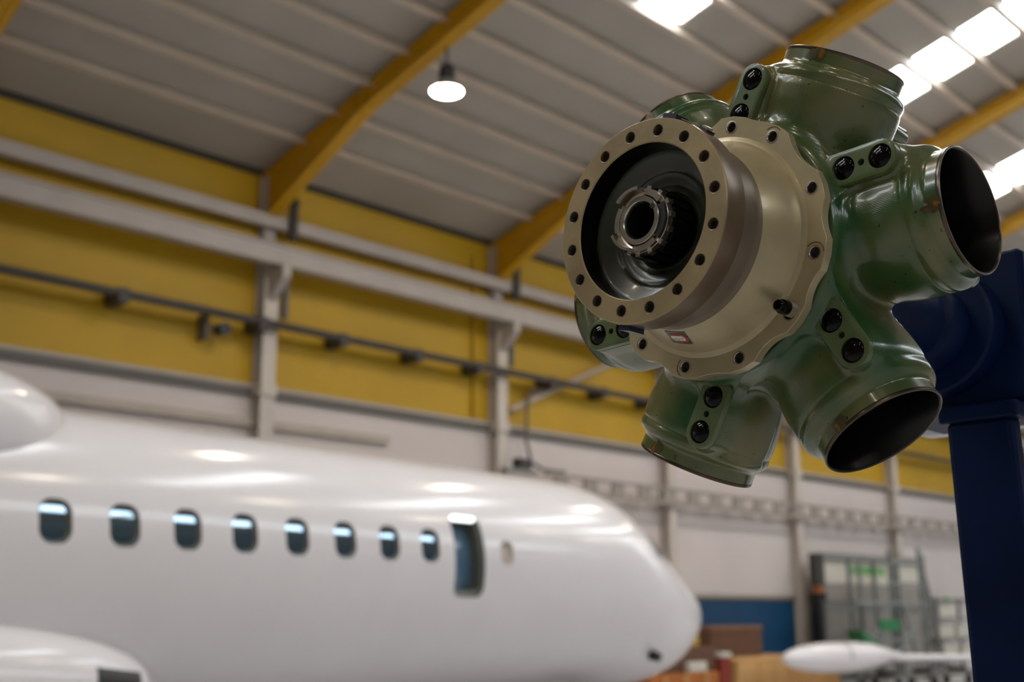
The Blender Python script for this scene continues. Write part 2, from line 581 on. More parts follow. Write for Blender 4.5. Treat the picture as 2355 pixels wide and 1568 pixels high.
wl = empty("wall_floodlight", (11.2, D - 0.1, HC + 4.85))
tag(wl, "small black floodlight on a bracket under the dark wall pipe", "floodlight")
MB().box(-0.12, -0.06, -0.15, 0.1, -0.2, 0.25).build("bracket", M_trim, wl)
MB().tube((0.17, -0.30, 0), (0.17, -0.08, 0.0), 0.12, 14, 0.10).build("lamp_head", M_black, wl, smooth=40)
MB().tube((-0.09, -0.1, 0), (0.17, -0.1, 0), 0.03, 8).build("arm", M_trim, wl)

# conduit, brace, hanging cables and bits round the second column
cd = MB().tube((17.75, D - 0.05, HC + 4.1), (17.75, D - 0.05, HC + 7.6), 0.05, 8).build("conduit", M_yellow)
tag(cd, "slim yellow conduit on the wall left of the second column", "conduit")
br = MB().tube((18.75, D - 0.15, HC + 4.35), (22.4, D - 0.15, HC + 5.95), 0.06, 8).build("diagonal_brace", M_beige)
tag(br, "beige diagonal brace rod between the second column and the pipe", "brace")
cbl = MB().path([(19.8, D - 0.25, HC + 4.90), (19.30, D - 0.25, HC + 4.84), (19.18, D - 0.25, HC + 4.5), (19.14, D - 0.25, HC + 3.7), (19.3, D - 0.25, HC + 3.25), (19.7, D - 0.25, HC + 3.12), (20.4, D - 0.25, HC + 3.13)], 0.035, 8).build("hanging_cable", M_trim)
tag(cbl, "dark cable hanging from the pipe beside the second column", "cable")
hk = empty("cable_clamp", (18.8, D - 0.45, HC + 3.15))
tag(hk, "dark clamp on a pale bracket at the second column, above the fuselage", "clamp")
MB().bevel_box(-0.2, 0.2, -0.12, 0.12, -0.10, 0.12, 0.03).build("clamp_body", M_dark, hk)
MB().bevel_box(-0.6, 0.4, -0.1, 0.1, -0.20, -0.11, 0.02).build("shelf", M_grey, hk)

rb = MB().box(7.0, 15.4, D - 0.10, D - 0.006, HC + 3.28, HC + 3.42).build("cable_duct", M_beige)
tag(rb, "beige cable duct on the white wall just above the fuselage", "duct")

tray = empty("cable_tray", (19.6, D - 0.40, HC + 2.64))
tag(tray, "long grey cable tray ladder across the white wall above aircraft nose", "cable tray")
m = MB()
for z in (0.0, 0.34):
    m.box(0, 30, -0.03, 0.03, z, z + 0.07)
m.build("side_rail", M_traym, tray)
for k in range(28):
    MB().box(0.3 + k * 1.0, 0.75 + k * 1.0, -0.01, 0.06, 0.06, 0.35).build("rung", M_traym, tray)

# blue sliding door low in the wall
door = empty("door_1", (24.55, D - 0.02, 0))
tag(door, "blue sliding door in the white wall right of the aircraft nose", kind="structure")
MB().box(0, 2.8, -0.06, 0, 0, HC + 0.40).build("door_leaf", M_bluewall, door)
MB().box(2.82, 5.62, -0.06, 0, 0, HC + 0.40).build("door_leaf", M_bluewall, door)
MB().box(-0.05, 5.66, -0.09, 0.0, HC + 0.40, HC + 0.47).build("door_head", M_trim, door)

# rafters
labs = {-1: "yellow roof rafter at the top left corner of the photo", 0: "yellow roof rafter from the left column, behind the pendant lamp",
        1: "yellow roof rafter from the second column to behind the top barrel", 2: "yellow roof rafter passing right above the right barrel",
        3: "yellow roof rafter at the right edge of the photo", 4: "yellow roof rafter farthest away, seen above the blue stand"}
for k in range(-3, 7):
    x = S0 + BAY * k + 0.05
    root = empty("roof_rafter", (x, D, EAVE))
    tag(root, labs.get(k, "yellow roof rafter out of the photo"), "rafter", "yellow roof rafters")
    for side in (1, -1):
        def P(y, dz, xx, side=side):
            yy = y if side == 1 else 2 * RIDGE - y
            return (xx, yy - D, roof_z(y) - EAVE + dz)
        ys = [D - 0.05, 15.0, RIDGE]
        dep = [1.05, 0.50, 0.50]
        for nm, xa, xb, top in (("web", 0.02, 0.05, None), ("bottom_flange", -0.09, 0.16, 0.03)):
            mm = MB()
            for j in range(2):
                vs = []
                for y, dd in ((ys[j], dep[j]), (ys[j + 1], dep[j + 1])):
                    zb = -dd
                    zt = -0.15 if top is None else zb + top
                    vs += [P(y, zb, xa), P(y, zb, xb), P(y, zt, xb), P(y, zt, xa)]
                mm.add(vs, [(0, 1, 2, 3), (7, 6, 5, 4), (0, 4, 5, 1), (1, 5, 6, 2), (2, 6, 7, 3), (3, 7, 4, 0)])
            mm.build(nm, M_beam, root)
        mm = MB()
        vs = []
        for y in (ys[0], RIDGE):
            vs += [P(y, -0.15, -0.09), P(y, -0.15, 0.16), P(y, -0.12, 0.16), P(y, -0.12, -0.09)]
        mm.add(vs, [(0, 1, 2, 3), (7, 6, 5, 4), (0, 4, 5, 1), (1, 5, 6, 2), (2, 6, 7, 3), (3, 7, 4, 0)])
        mm.build("top_flange", M_beam, root)
        for y in (15.0,):
            MB().box(-0.09, 0.16, (y if side == 1 else 2 * RIDGE - y) - D - 0.02, (y if side == 1 else 2 * RIDGE - y) - D + 0.02,
                     roof_z(y) - EAVE - 0.52, roof_z(y) - EAVE - 0.14).build("stiffener", M_beam, root)

# pendant lamps
lamp0 = None


def lamp(x, y, z, lab):
    global lamp0
    if lamp0 is None:
        root = empty("pendant_lamp", (x, y, z))
        top = roof_z(y) - 0.5 - z
        MB().tube((0, 0, 0.42), (0, 0, top), 0.018, 8).build("suspension_rod", M_dark, root)
        MB().lathe_z([(0.0, 0.44), (0.11, 0.43), (0.13, 0.36), (0.13, 0.24), (0.08, 0.22)], 24).build("ballast_housing", M_black, root, smooth=40)
        MB().lathe_z([(0.08, 0.22), (0.13, 0.17), (0.21, 0.07), (0.262, 0.0), (0.254, 0.0), (0.20, 0.055), (0.09, 0.15)], 32).build("reflector", M_grey, root, smooth=40)
        MB().lathe_z([(0.0, -0.055), (0.09, -0.05), (0.17, -0.035), (0.235, -0.01), (0.254, 0.012)], 32).build("diffuser", M_lamp, root, smooth=60)
        lamp0 = root
    else:
        root = lamp0.copy()
        COL.objects.link(root)
        root.location = (x, y, z)
        for ch in list(lamp0.children):
            share(ch, ch.name.split(".")[0], root)
    tag(root, lab, "lamp", "pendant lamps under the rafters")


def lathe_z(self, prof, n=48, M=None):
    R_ = Matrix.Rotation(-PI / 2, 4, 'Y')       # X axis -> Z axis
    return self.lathe_x([(r, z) for r, z in prof], n, M=(M @ R_ if M is not None else R_))


MB.lathe_z = lathe_z
lamp(12.38, 13.1, HC + 8.17, "lit white pendant lamp hanging below the left yellow rafter")
for k in range(-4, 5):
    for y in (13.1, 5.0, -3.5):
        if (k, y) == (0, 13.1) or (y < 0 and k > -2) or (y > 10 and k < 0):
            continue
        lamp(S0 + BAY * k + 0.15, y, roof_z(y) - 0.5 - 0.85 if y > -9 else roof_z(y) - 1.35, "pendant lamp out of the photo, one of the hangar grid")

# ------------------------------------------------------------------ the aircraft
PSI = 0.1055
AX = Vector((4.9626, 11.8107, 0.6372 + HC))
air = empty("airliner", AX, (0, 0, PSI))
tag(air, "white airliner with a row of dark cabin windows parked along the wall", "airliner")
RAD = 1.4325
sec = [[8.072, 1.432, 1.432, -1.432], [8.444, 1.431, 1.432, -1.481], [8.814, 1.423, 1.432, -1.525], [9.181, 1.41, 1.432, -1.564], [9.544, 1.399, 1.432, -1.609],
       [9.9, 1.394, 1.415, -1.663], [10.248, 1.382, 1.338, -1.709], [10.587, 1.364, 1.227, -1.742], [10.915, 1.322, 1.054, -1.747], [11.231, 1.27, 0.867, -1.736],
       [11.534, 1.213, 0.685, -1.717], [11.822, 1.151, 0.508, -1.689], [12.093, 1.083, 0.359, -1.64], [12.348, 0.996, 0.243, -1.565], [12.584, 0.906, 0.147, -1.476],
       [12.8, 0.815, 0.053, -1.386], [12.997, 0.723, -0.03, -1.296], [13.172, 0.631, -0.10, -1.203], [13.326, 0.541, -0.157, -1.101], [13.457, 0.451, -0.209, -1.005],
       [13.565, 0.36, -0.271, -0.916], [13.65, 0.27, -0.337, -0.832], [13.71, 0.181, -0.416, -0.756], [13.747, 0.091, -0.514, -0.69]]
sa = np.array(sec)
for it in range(2):                      # fair the lines of the nose
    b_ = sa.copy()
    b_[1:-1, 1:] = 0.25 * sa[:-2, 1:] + 0.5 * sa[1:-1, 1:] + 0.25 * sa[2:, 1:]
    sa = b_
sa[:, 3] = np.where(sa[:, 0] < 9.9, np.minimum(sa[:, 3], -1.64), sa[:, 3])
secs = [[-9.0, 0.9, RAD, -0.4], [-7.5, 1.25, RAD, -1.1]] + [[s, RAD, RAD, -1.64] for s in np.arange(-6.0, 7.9, 1.0)] + sa.tolist()
NT = 96
vs, fs = [], []
for (s, ry, tp, bt) in secs:
    zc = (tp + bt) / 2 * min(max((s - 8.0) / 2.5, 0.0), 1.0)
    for i in range(NT):
        th = 2 * PI * i / NT
        sn_ = math.sin(th)
        vs.append((s, -ry * math.cos(th), zc + ((tp - zc) if sn_ > 0 else (zc - bt)) * sn_))
ns = len(secs)
for k in range(ns - 1):
    for i in range(NT):
        j = (i + 1) % NT
        fs.append((k * NT + i, (k + 1) * NT + i, (k + 1) * NT + j, k * NT + j))
fs.append(tuple(range(NT)))
vs.append((13.759, 0, -0.60))
for i in range(NT):
    fs.append(((ns - 1) * NT + i, ns * NT, (ns - 1) * NT + (i + 1) % NT))
fus = MB().add(vs, fs).build("fuselage", M_plane, air)


def rrect(w, h, r, n=6):
    out = []
    for cx, cy, a0 in ((w / 2 - r, h / 2 - r, 0), (-w / 2 + r, h / 2 - r, 90), (-w / 2 + r, -h / 2 + r, 180), (w / 2 - r, -h / 2 + r, 270)):
        for i in range(n + 1):
            a = math.radians(a0 + 90 * i / n)
            out.append((cx + r * math.cos(a), cy + r * math.sin(a)))
    return out


def skin_prism(s, th, w, h, r, d0, d1, inset=0.0, seg=6):
    """a rounded panel that follows the round skin (radius RAD + d), from depth d0 to d1"""
    ol = rrect(w - 2 * inset, h - 2 * inset, max(r - inset, 0.01), seg)
    # add points along the straight sides so that the panel can bend
    pts = []
    for k, p in enumerate(ol):
        q = ol[(k + 1) % len(ol)]
        L = math.hypot(q[0] - p[0], q[1] - p[1])
        m = max(1, int(L / 0.08))
        for i in range(m):
            pts.append((p[0] + (q[0] - p[0]) * i / m, p[1] + (q[1] - p[1]) * i / m))
    return [[(s + x, -(RAD + d) * math.cos(th + y / RAD), (RAD + d) * math.sin(th + y / RAD)) for x, y in pts] for d in (d0, d1)]


def skin_solid(s, th, w, h, r, d0, d1, inset=0.0):
    A_, B_ = skin_prism(s, th, w, h, r, d0, d1, inset)
    n = len(A_)
    m = MB()
    fs = [(i, (i + 1) % n, n + (i + 1) % n, n + i) for i in range(n)] + [tuple(range(n - 1, -1, -1)), tuple(range(n, 2 * n))]
    return m.add(A_ + B_, fs)


def flat_cutter(s, th, w, h, r, d0, d1):
    """a straight rounded prism square to the skin at angle th"""
    n_ = Vector((0, -math.cos(th), math.sin(th)))
    t_ = Vector((0, math.sin(th), math.cos(th)))
    ol = rrect(w, h, r, 6)
    A_ = [Vector((s, 0, 0)) + n_ * (RAD + d0) + Vector((x, 0, 0)) + t_ * y for x, y in ol]
    B_ = [p + n_ * (d1 - d0) for p in A_]
    n = len(ol)
    return MB().add(A_ + B_, [(i, (i + 1) % n, n + (i + 1) % n, n + i) for i in range(n)] + [tuple(range(n - 1, -1, -1)), tuple(range(n, 2 * n))])


def skin_face(s, th, w, h, r, d, inset=0.0):
    """a strip-meshed curved pane"""
    w2, h2 = w - 2 * inset, h - 2 * inset
    rr = max(r - inset, 0.01)
    rows = 14
    m = MB()
    vs, fs = [], []
    for k in range(rows + 1):
        y = -h2 / 2 + h2 * k / rows
        dy = max(0.0, abs(y) - (h2 / 2 - rr))
        hw = w2 / 2 - rr + math.sqrt(max(rr * rr - dy * dy, 0)) if dy > 0 else w2 / 2
        for x in (-hw, hw):
            vs.append((s + x, -(RAD + d) * math.cos(th + y / RAD), (RAD + d) * math.sin(th + y / RAD)))
    for k in range(rows):
        fs.append((2 * k, 2 * k + 1, 2 * k + 3, 2 * k + 2))
    return m.add(vs, fs)


TW = math.radians(8.5)
wins = [(0.7218 * i + 0.0, TW, 0.335, 0.41, 0.13) for i in range(-4, 8)]
wins.append((6.57, math.radians(6.9), 0.27, 0.33, 0.12))
hatch = (5.80, math.radians(4.6), 0.60, 1.02, 0.12)
cutters = []
for wdef in wins:
    cutters.append(flat_cutter(*wdef, -0.075, 0.15).build("cutter", M_planegrey, air))
cutters.append(flat_cutter(*hatch, -0.30, 0.15).build("cutter", M_planegrey, air))
boolean_cut(fus, cutters)
smooth_by(fus, 30)
for i, wdef in enumerate(wins):
    last = i == len(wins) - 1
    A_, B_ = skin_prism(*wdef, -0.05, -0.004, 0.004)
    C_, D_ = skin_prism(*wdef, -0.05, -0.004, 0.035)
    n = len(A_)
    m = MB().add(A_ + B_ + C_ + D_, [(i2, (i2 + 1) % n, n + (i2 + 1) % n, n + i2) for i2 in range(n)] +
                 [(n + i2, n + (i2 + 1) % n, 2 * n + (i2 + 1) % n, 2 * n + i2) for i2 in range(n)])
    fr = m.build("window_frame", M_beige if last else M_planegrey, air)
    skin_face(*wdef, -0.045, 0.03).build("window_pane", M_beige if last else M_pane, fr, smooth=60)
A_, B_ = skin_prism(*hatch, -0.21, -0.004, 0.004)
C_, D_ = skin_prism(*hatch, -0.21, -0.05, 0.05)
n = len(A_)
hf = MB().add(A_ + B_ + D_ + C_, [(i2, (i2 + 1) % n, n + (i2 + 1) % n, n + i2) for i2 in range(n)] +
              [(n + i2, n + (i2 + 1) % n, 2 * n + (i2 + 1) % n, 2 * n + i2) for i2 in range(n)] +
              [(2 * n + i2, 2 * n + (i2 + 1) % n, 3 * n + (i2 + 1) % n, 3 * n + i2) for i2 in range(n)]).build("hatch_frame", M_planegrey, air)
tag(hf, "grey frame of the open escape hatch")
skin_face(*hatch, -0.20, 0.04).build("hatch_film", M_hatch, hf, smooth=60)
el = skin_solid(hatch[0] - 0.02, hatch[1] + 0.50 / RAD, 0.5, 0.07, 0.03, -0.13, -0.005).build("hatch_glint", M_glint, hf)  # no lamp: the reflection on the film, made to glow
tag(el, "white glowing strip standing for a skylight reflection at the hatch head")
for (s, th, r_) in ((4.46, -24.4, 0.035), (3.2, -9.0, 0.012), (7.7, -38, 0.03)):
    th = math.radians(th)
    nrm = Vector((0, -math.cos(th), math.sin(th)))
    p0 = Vector((s, 0, 0)) + nrm * (RAD - 0.01)
    MB().tube(p0, p0 + nrm * 0.018, r_, 16, r_ * 0.8).build("static_port", M_beige, air)
# black drain mast low on the nose
p0 = Vector((10.75, -1.03, -1.22))
MB().tube(p0, p0 + Vector((0.02, -0.16, -0.05)), 0.085, 16, 0.07).build("nose_fitting", M_black, air, smooth=40)
# windscreen panes on the nose
def nose_pt(s, th, lift):
    ry = np.interp(s, sa[:, 0], sa[:, 1]) + lift
    tp = np.interp(s, sa[:, 0], sa[:, 2]) + lift
    bt = np.interp(s, sa[:, 0], sa[:, 3]) - lift
    th = math.radians(th)
    return (s, -ry * math.cos(th), (tp + bt) / 2 + (tp - bt) / 2 * math.sin(th))


for t0, t1 in ((27, 50), (54, 86), (94, 126)):
    vs = [nose_pt(10.80 + 0.24 * i / 6, t0 + (t1 - t0) * j / 6, 0.012) for i in range(7) for j in range(7)]
    fs = [(i * 7 + j, (i + 1) * 7 + j, (i + 1) * 7 + j + 1, i * 7 + j + 1) for i in range(6) for j in range(6)]
    MB().add(vs, fs).build("windscreen_pane", M_screen, air, smooth=60)

# wing root fairing on the back of the fuselage and wheel fairing on its flank
def ellipsoid(cx, cy, cz, rx, ry, rz, nu=48, nv=32, pw=2.0):
    vs, fs = [], []
    for i in range(nv + 1):
        ph = -PI / 2 + PI * i / nv
        for j in range(nu):
            t = 2 * PI * j / nu

            def sp_(v):
                return math.copysign(abs(v) ** (2 / pw), v)
            vs.append((cx + rx * sp_(math.sin(ph)), cy + ry * sp_(math.cos(ph)) * sp_(math.cos(t)), cz + rz * sp_(math.cos(ph)) * sp_(math.sin(t))))
    for i in range(nv):
        for j in range(nu):
            j2 = (j + 1) % nu
            fs.append((i * nu + j, i * nu + j2, (i + 1) * nu + j2, (i + 1) * nu + j))
    return MB().add(vs, fs)


ellipsoid(-2.5, 0, 1.10, 3.2, 1.50, 0.72, pw=2.5).build("wing_fairing", M_plane, air, smooth=60)
ellipsoid(-2.25, -1.05, -1.30, 3.55, 0.80, 0.72, pw=2.3).build("wheel_fairing", M_plane, air, smooth=60)
vs, fs = [], []
for i in range(9):
    for j in range(9):
        s_ = 0.40 + 0.60 * i / 8
        z_ = (-1.055 - 0.07 * i / 8) - 0.30 * j / 8
        k_ = max(1 - (abs(s_ + 2.25) / 3.55)**2.3 - (abs(z_ + 1.30) / 0.72)**2.3, 0.0)**(1 / 2.3)
        vs.append((s_, -1.05 - 0.80 * k_ - 0.004, z_))
for i in range(8):
    for j in range(8):
        fs.append((i * 9 + j, (i + 1) * 9 + j, (i + 1) * 9 + j + 1, i * 9 + j + 1))
MB().add(vs, fs).build("fairing_inlet", M_black, air)
# undercarriage below the frame of the photo
for (s, y, r_) in ((-2.0, -1.5, 0.40), (-2.0, 1.5, 0.40), (10.2, 0.0, 0.24)):
    MB().tube((s, y, -AX.z + r_), (s, y * 0.9, -1.2), 0.07, 12).build("gear_leg", M_grey, air)
    for dy in (-0.17, 0.17):
        w_ = MB().lathe_x([(r_ * 0.35, -0.09), (r_ * 0.93, -0.09), (r_, -0.04), (r_, 0.04), (r_ * 0.93, 0.09), (r_ * 0.35, 0.09)], 32, True,
                          Matrix.Translation((s, y + dy, -AX.z + r_)) @ Matrix.Rotation(PI / 2, 4, 'Z'))
        w_.build("wheel", M_black, air, smooth=40)

# ------------------------------------------------------------------ the propeller hub
HUBC = Vector((1.05226655, 0.79373561, 0.43731964 + HC))
ah = Vector((0.99898316, -0.03826589, -0.02384036))
e2h = Vector((0.0238228923, -0.000912532138, 0.999715778))
yh = e2h.cross(ah)
HUBM = Matrix((ah, yh, e2h)).transposed().to_4x4()
HUBM.translation = HUBC
hub = empty("propeller_hub")
hub.matrix_world = HUBM
tag(hub, "green six-barrel propeller hub with a bronze bolt flange, on blue stand", "propeller hub")

DB, RM, RB = 0.257, 0.2696, 0.0751
PHI0 = 2.5691


def smin(a, b, k):
    h = np.clip(0.5 + 0.5 * (b - a) / k, 0, 1)
    return b + (a - b) * h - k * h * (1 - h)


PR_R = np.array([0.05, 0.10, 0.130, 0.15, 0.17, 0.19, 0.205, 0.218, 0.2255, 0.2285, 0.2315, 0.236, 0.241, 0.245, 0.2485, 0.252, 0.2696, 0.30])
PR_r = np.array([0.066, 0.069, 0.074, 0.0785, 0.0825, 0.0855, 0.0865, 0.0865, 0.0858, 0.0848, 0.0855, 0.0862, 0.0850, 0.0812, 0.0768, 0.0749, 0.0751, 0.0751])


def pchip(x, xs, ys):
    h = np.diff(xs)
    dl = np.diff(ys) / h
    m = np.zeros_like(ys)
    for i in range(1, len(ys) - 1):
        if dl[i - 1] * dl[i] > 0:
            w1, w2 = 2 * h[i] + h[i - 1], h[i] + 2 * h[i - 1]
            m[i] = (w1 + w2) / (w1 / dl[i - 1] + w2 / dl[i])
    i = np.clip(np.searchsorted(xs, x) - 1, 0, len(h) - 1)
    u = np.clip((x - xs[i]) / h[i], 0, 1)
    return (2 * u**3 - 3 * u**2 + 1) * ys[i] + (u**3 - 2 * u**2 + u) * h[i] * m[i] + (-2 * u**3 + 3 * u**2) * ys[i + 1] + (u**3 - u**2) * h[i] * m[i + 1]


TABN = 4000
TAB = pchip(np.linspace(0, 0.32, TABN), PR_R, PR_r).astype(np.float32)
PAD_T, PAD_R0, PAD_R1, PAD_X = -0.0572, 0.1662, 0.2135, 0.165


def barrel_sdf(x, y, z):
    """one barrel about the Z axis, without neighbours or core"""
    u = x - DB
    rho = np.sqrt(u * u + y * y)
    idx = np.clip(z / 0.32 * (TABN - 1), 0, TABN - 1).astype(np.int32)
    d = (rho - TAB[idx]) * 0.93
    d = np.maximum(d, z - (RM - 0.0032))
    d = np.maximum(d, 0.02 - z)
    # pedestal of the mounting pad
    v = -y - PAD_T
    zz = z - np.clip(z, 0.10, PAD_R1)
    d2 = np.sqrt(v * v + zz * zz) - (0.0200 + 0.10 * np.clip(x - PAD_X, 0, 0.1))
    d2 = np.maximum(d2, (PAD_X + 0.0092) - x)
    d2 = np.maximum(d2, x - 0.262)
    return smin(d, d2, 0.014)


def hub_sdf(x, y, z):
    d = barrel_sdf(x, y, z)
    for s in (1, -1):
        c, sn = math.cos(PI / 3), math.sin(PI / 3) * s
        d = smin(d, barrel_sdf(x, y * c - z * sn, y * sn + z * c), 0.022)
    q = np.sqrt(y * y + z * z)
    # core drum with rounded rims
    dr = (q - (0.1565 - 0.009 - np.clip((x - 0.19) * 0.42, 0, 0.068))) * 0.93
    dx = np.abs(x - 0.2615) - (0.1105 - 0.009)
    core = np.minimum(np.maximum(dr, dx), 0) + np.sqrt(np.maximum(dr, 0)**2 + np.maximum(dx, 0)**2) - 0.009
    d = smin(d, core, 0.030)
    # front register the housing sits in
    d = np.maximum(d, -np.maximum(q - 0.148, x - 0.158))
    # bore
    u = x - DB
    rho = np.sqrt(u * u + y * y)
    d = np.maximum(d, -np.maximum(rho - 0.0712, 0.19 - z))
    return d


def surface_nets(F, o, h):
    nx, ny, nz = F.shape
    S = F < 0
    c = [S[i:nx - 1 + i, j:ny - 1 + j, k:nz - 1 + k] for i in (0, 1) for j in (0, 1) for k in (0, 1)]
    cnt = sum(q.astype(np.int8) for q in c)
    act = (cnt > 0) & (cnt < 8)
    idx = np.full(act.shape, -1, np.int64)
    I, J, K = np.nonzero(act)
    idx[act] = np.arange(len(I))
    acc = np.zeros((len(I), 3))
    num = np.zeros(len(I))
    corners = [(i, j, k) for i in (0, 1) for j in (0, 1) for k in (0, 1)]
    for a in range(8):
        for b in range(a + 1, 8):
            da = np.abs(np.array(corners[a]) - np.array(corners[b]))
            if da.sum() != 1:
                continue
            fa = F[I + corners[a][0], J + corners[a][1], K + corners[a][2]]
            fb = F[I + corners[b][0], J + corners[b][1], K + corners[b][2]]
            cr = (fa < 0) != (fb < 0)
            t = np.where(cr, fa / np.where(cr, fa - fb, 1), 0)
            p = np.array(corners[a]) + t[:, None] * (np.array(corners[b]) - np.array(corners[a]))
            acc += np.where(cr[:, None], p, 0)
            num += cr
    V = (np.stack([I, J, K], 1) + acc / num[:, None]) * h + o
    quads = []
    for ax in range(3):
        sl0 = [slice(None)] * 3
        sl1 = [slice(None)] * 3
        sl0[ax] = slice(0, -1)
        sl1[ax] = slice(1, None)
        ch = S[tuple(sl0)] != S[tuple(sl1)]
        inside = S[tuple(sl0)]
        a1, a2 = [q for q in range(3) if q != ax]
        E = np.argwhere(ch)
        ok = (E[:, a1] > 0) & (E[:, a2] > 0) & (E[:, a1] < F.shape[a1] - 1) & (E[:, a2] < F.shape[a2] - 1)
        E = E[ok]
        ins = inside[E[:, 0], E[:, 1], E[:, 2]]

        def g(d1, d2):
            q = E.copy()
            q[:, a1] += d1
            q[:, a2] += d2
            return idx[q[:, 0], q[:, 1], q[:, 2]]
        Q = np.stack([g(-1, -1), g(0, -1), g(0, 0), g(-1, 0)], 1)
        flip = ins if ax != 1 else ~ins
        Q = np.where(flip[:, None], Q, Q[:, ::-1])
        quads.append(Q[(Q >= 0).all(1)])
    return V, np.concatenate(quads)


def hub_grad(P, e=0.0004):
    g = np.zeros_like(P)
    for k in range(3):
        d = np.zeros(3)
        d[k] = e
        a = P + d
        b = P - d
        g[:, k] = (hub_sdf(*a.T) - hub_sdf(*b.T)) / (2 * e)
    return g


def hub_sector(h=0.0019):
    xs = np.arange(0.138, 0.384, h)
    ys = np.arange(-0.164, 0.164, h)
    zs = np.arange(0.0, 0.276, h)
    F = np.full((len(xs), len(ys), len(zs)), 1.0, np.float32)
    for j0 in range(0, len(xs), 16):
        X, Y, Z = np.meshgrid(xs[j0:j0 + 16], ys, zs, indexing='ij')
        F[j0:j0 + 16] = hub_sdf(X, Y, Z)
    V, Q = surface_nets(F, np.array([xs[0], ys[0], zs[0]]), h)
    for it in range(3):
        g = hub_grad(V)
        n2 = np.maximum((g * g).sum(1), 0.2)
        step = (hub_sdf(*V.T) / n2)[:, None] * g
        V = V - np.clip(step, -h, h)
    # keep the wedge of this barrel (one cell of overlap, cut exactly below) and drop what lies inside the drum
    c = V[Q].mean(1)
    tn = math.tan(PI / 6)
    keep = (np.abs(c[:, 1]) < c[:, 2] * tn + 2.2 * h) & (c[:, 2] > 0.05)
    Q = Q[keep]
    used = np.unique(Q)
    mp = np.full(len(V), -1)
    mp[used] = np.arange(len(used))
    V, Q = V[used], mp[Q]
    me = bpy.data.meshes.new("blade_socket")
    me.from_pydata(V.tolist(), [], Q.tolist())
    bm = bmesh.new()
    bm.from_mesh(me)
    for s in (1, -1):
        nrm = Vector((0, s * math.cos(PI / 6), -math.sin(PI / 6)))
        bmesh.ops.bisect_plane(bm, geom=bm.verts[:] + bm.edges[:] + bm.faces[:], plane_co=(0, 0, 0), plane_no=nrm, clear_outer=True, dist=1e-7)
    bm.to_mesh(me)
    bm.free()
    me.update()
    co = np.zeros(len(me.vertices) * 3)
    me.vertices.foreach_get("co", co)
    g = hub_grad(co.reshape(-1, 3), 0.0005)
    g /= np.maximum(np.linalg.norm(g, axis=1), 1e-6)[:, None]
    me.polygons.foreach_set("use_smooth", [True] * len(me.polygons))
    me.normals_split_custom_set_from_vertices(g.tolist())
    me.materials.append(M_hub)
    return me


socket_mesh = hub_sector()

# pieces of a socket
def pad_mesh():
    bm = bmesh.new()
    hw = 0.0203
    ol = []
    n = 14
    for i in range(n + 1):
        a = PI * i / n
        ol.append((-hw * math.cos(a) * -1, PAD_R1 + hw * math.sin(a)))
    ol = [(hw * math.cos(PI * i / n), PAD_R1 + hw * math.sin(PI * i / n)) for i in range(n + 1)]
    ol += [(-hw, 0.150), (-hw * 0.55, 0.1405), (hw * 0.55, 0.1405), (hw, 0.150)]
    b0 = bm.verts
    f0 = bm.faces.new([bm.verts.new((0.0, y, z)) for y, z in ol])
    ex = bmesh.ops.extrude_face_region(bm, geom=[f0])
    bmesh.ops.translate(bm, verts=[v for v in ex["geom"] if isinstance(v, bmesh.types.BMVert)], vec=(0.010, 0, 0))
    bmesh.ops.recalc_face_normals(bm, faces=bm.faces[:])
    ed = [e for e in bm.edges if all(abs(v.co.x) < 1e-6 for v in e.verts)]
    bmesh.ops.bevel(bm, geom=ed, offset=0.0011, segments=2, affect='EDGES', profile=0.5)
    return MB().from_bm(bm)


socks = []
for k in range(6):
    o = bpy.data.objects.new("blade_socket", socket_mesh)
    COL.objects.link(o)
    o.parent = hub
    o.rotation_euler = (PHI0 + (k - 1) * PI / 3, 0, 0)
    socks.append(o)
pad = pad_mesh().build("mounting_pad", M_pad, socks[0])
pad.location = (PAD_X, -PAD_T, 0)
cut = []
for R_, rr in ((PAD_R0 + 0.0015, 0.0143), (PAD_R1, 0.0143), ((PAD_R0 + PAD_R1) / 2 + 0.0005, 0.0041)):
    c = MB().tube((-0.01, 0, R_), (0.0085, 0, R_), rr, 40).build("cutter", M_pad, socks[0])
    c.location = (PAD_X, -PAD_T, 0)
    cut.append(c)
boolean_cut(pad, cut)
smooth_by(pad, 32)
plug = MB().lathe_x([(0.0, -0.0024), (0.004, -0.0021), (0.008, -0.0012), (0.0110, 0.0002), (0.0130, 0.0016), (0.0140, 0.0034), (0.0142, 0.0085)], 40).build("plug", M_plug, socks[0], smooth=60)
plug.location = (PAD_X, -PAD_T, PAD_R0 + 0.0015)
plug_b = share(plug, "plug", socks[0], (PAD_X, -PAD_T, PAD_R1))
pin = MB().tube((0.004, 0, 0), (0.0088, 0, 0), 0.0041, 20).build("dowel_hole", M_black, socks[0])
pin.location = (PAD_X, -PAD_T, (PAD_R0 + PAD_R1) / 2 + 0.0005)
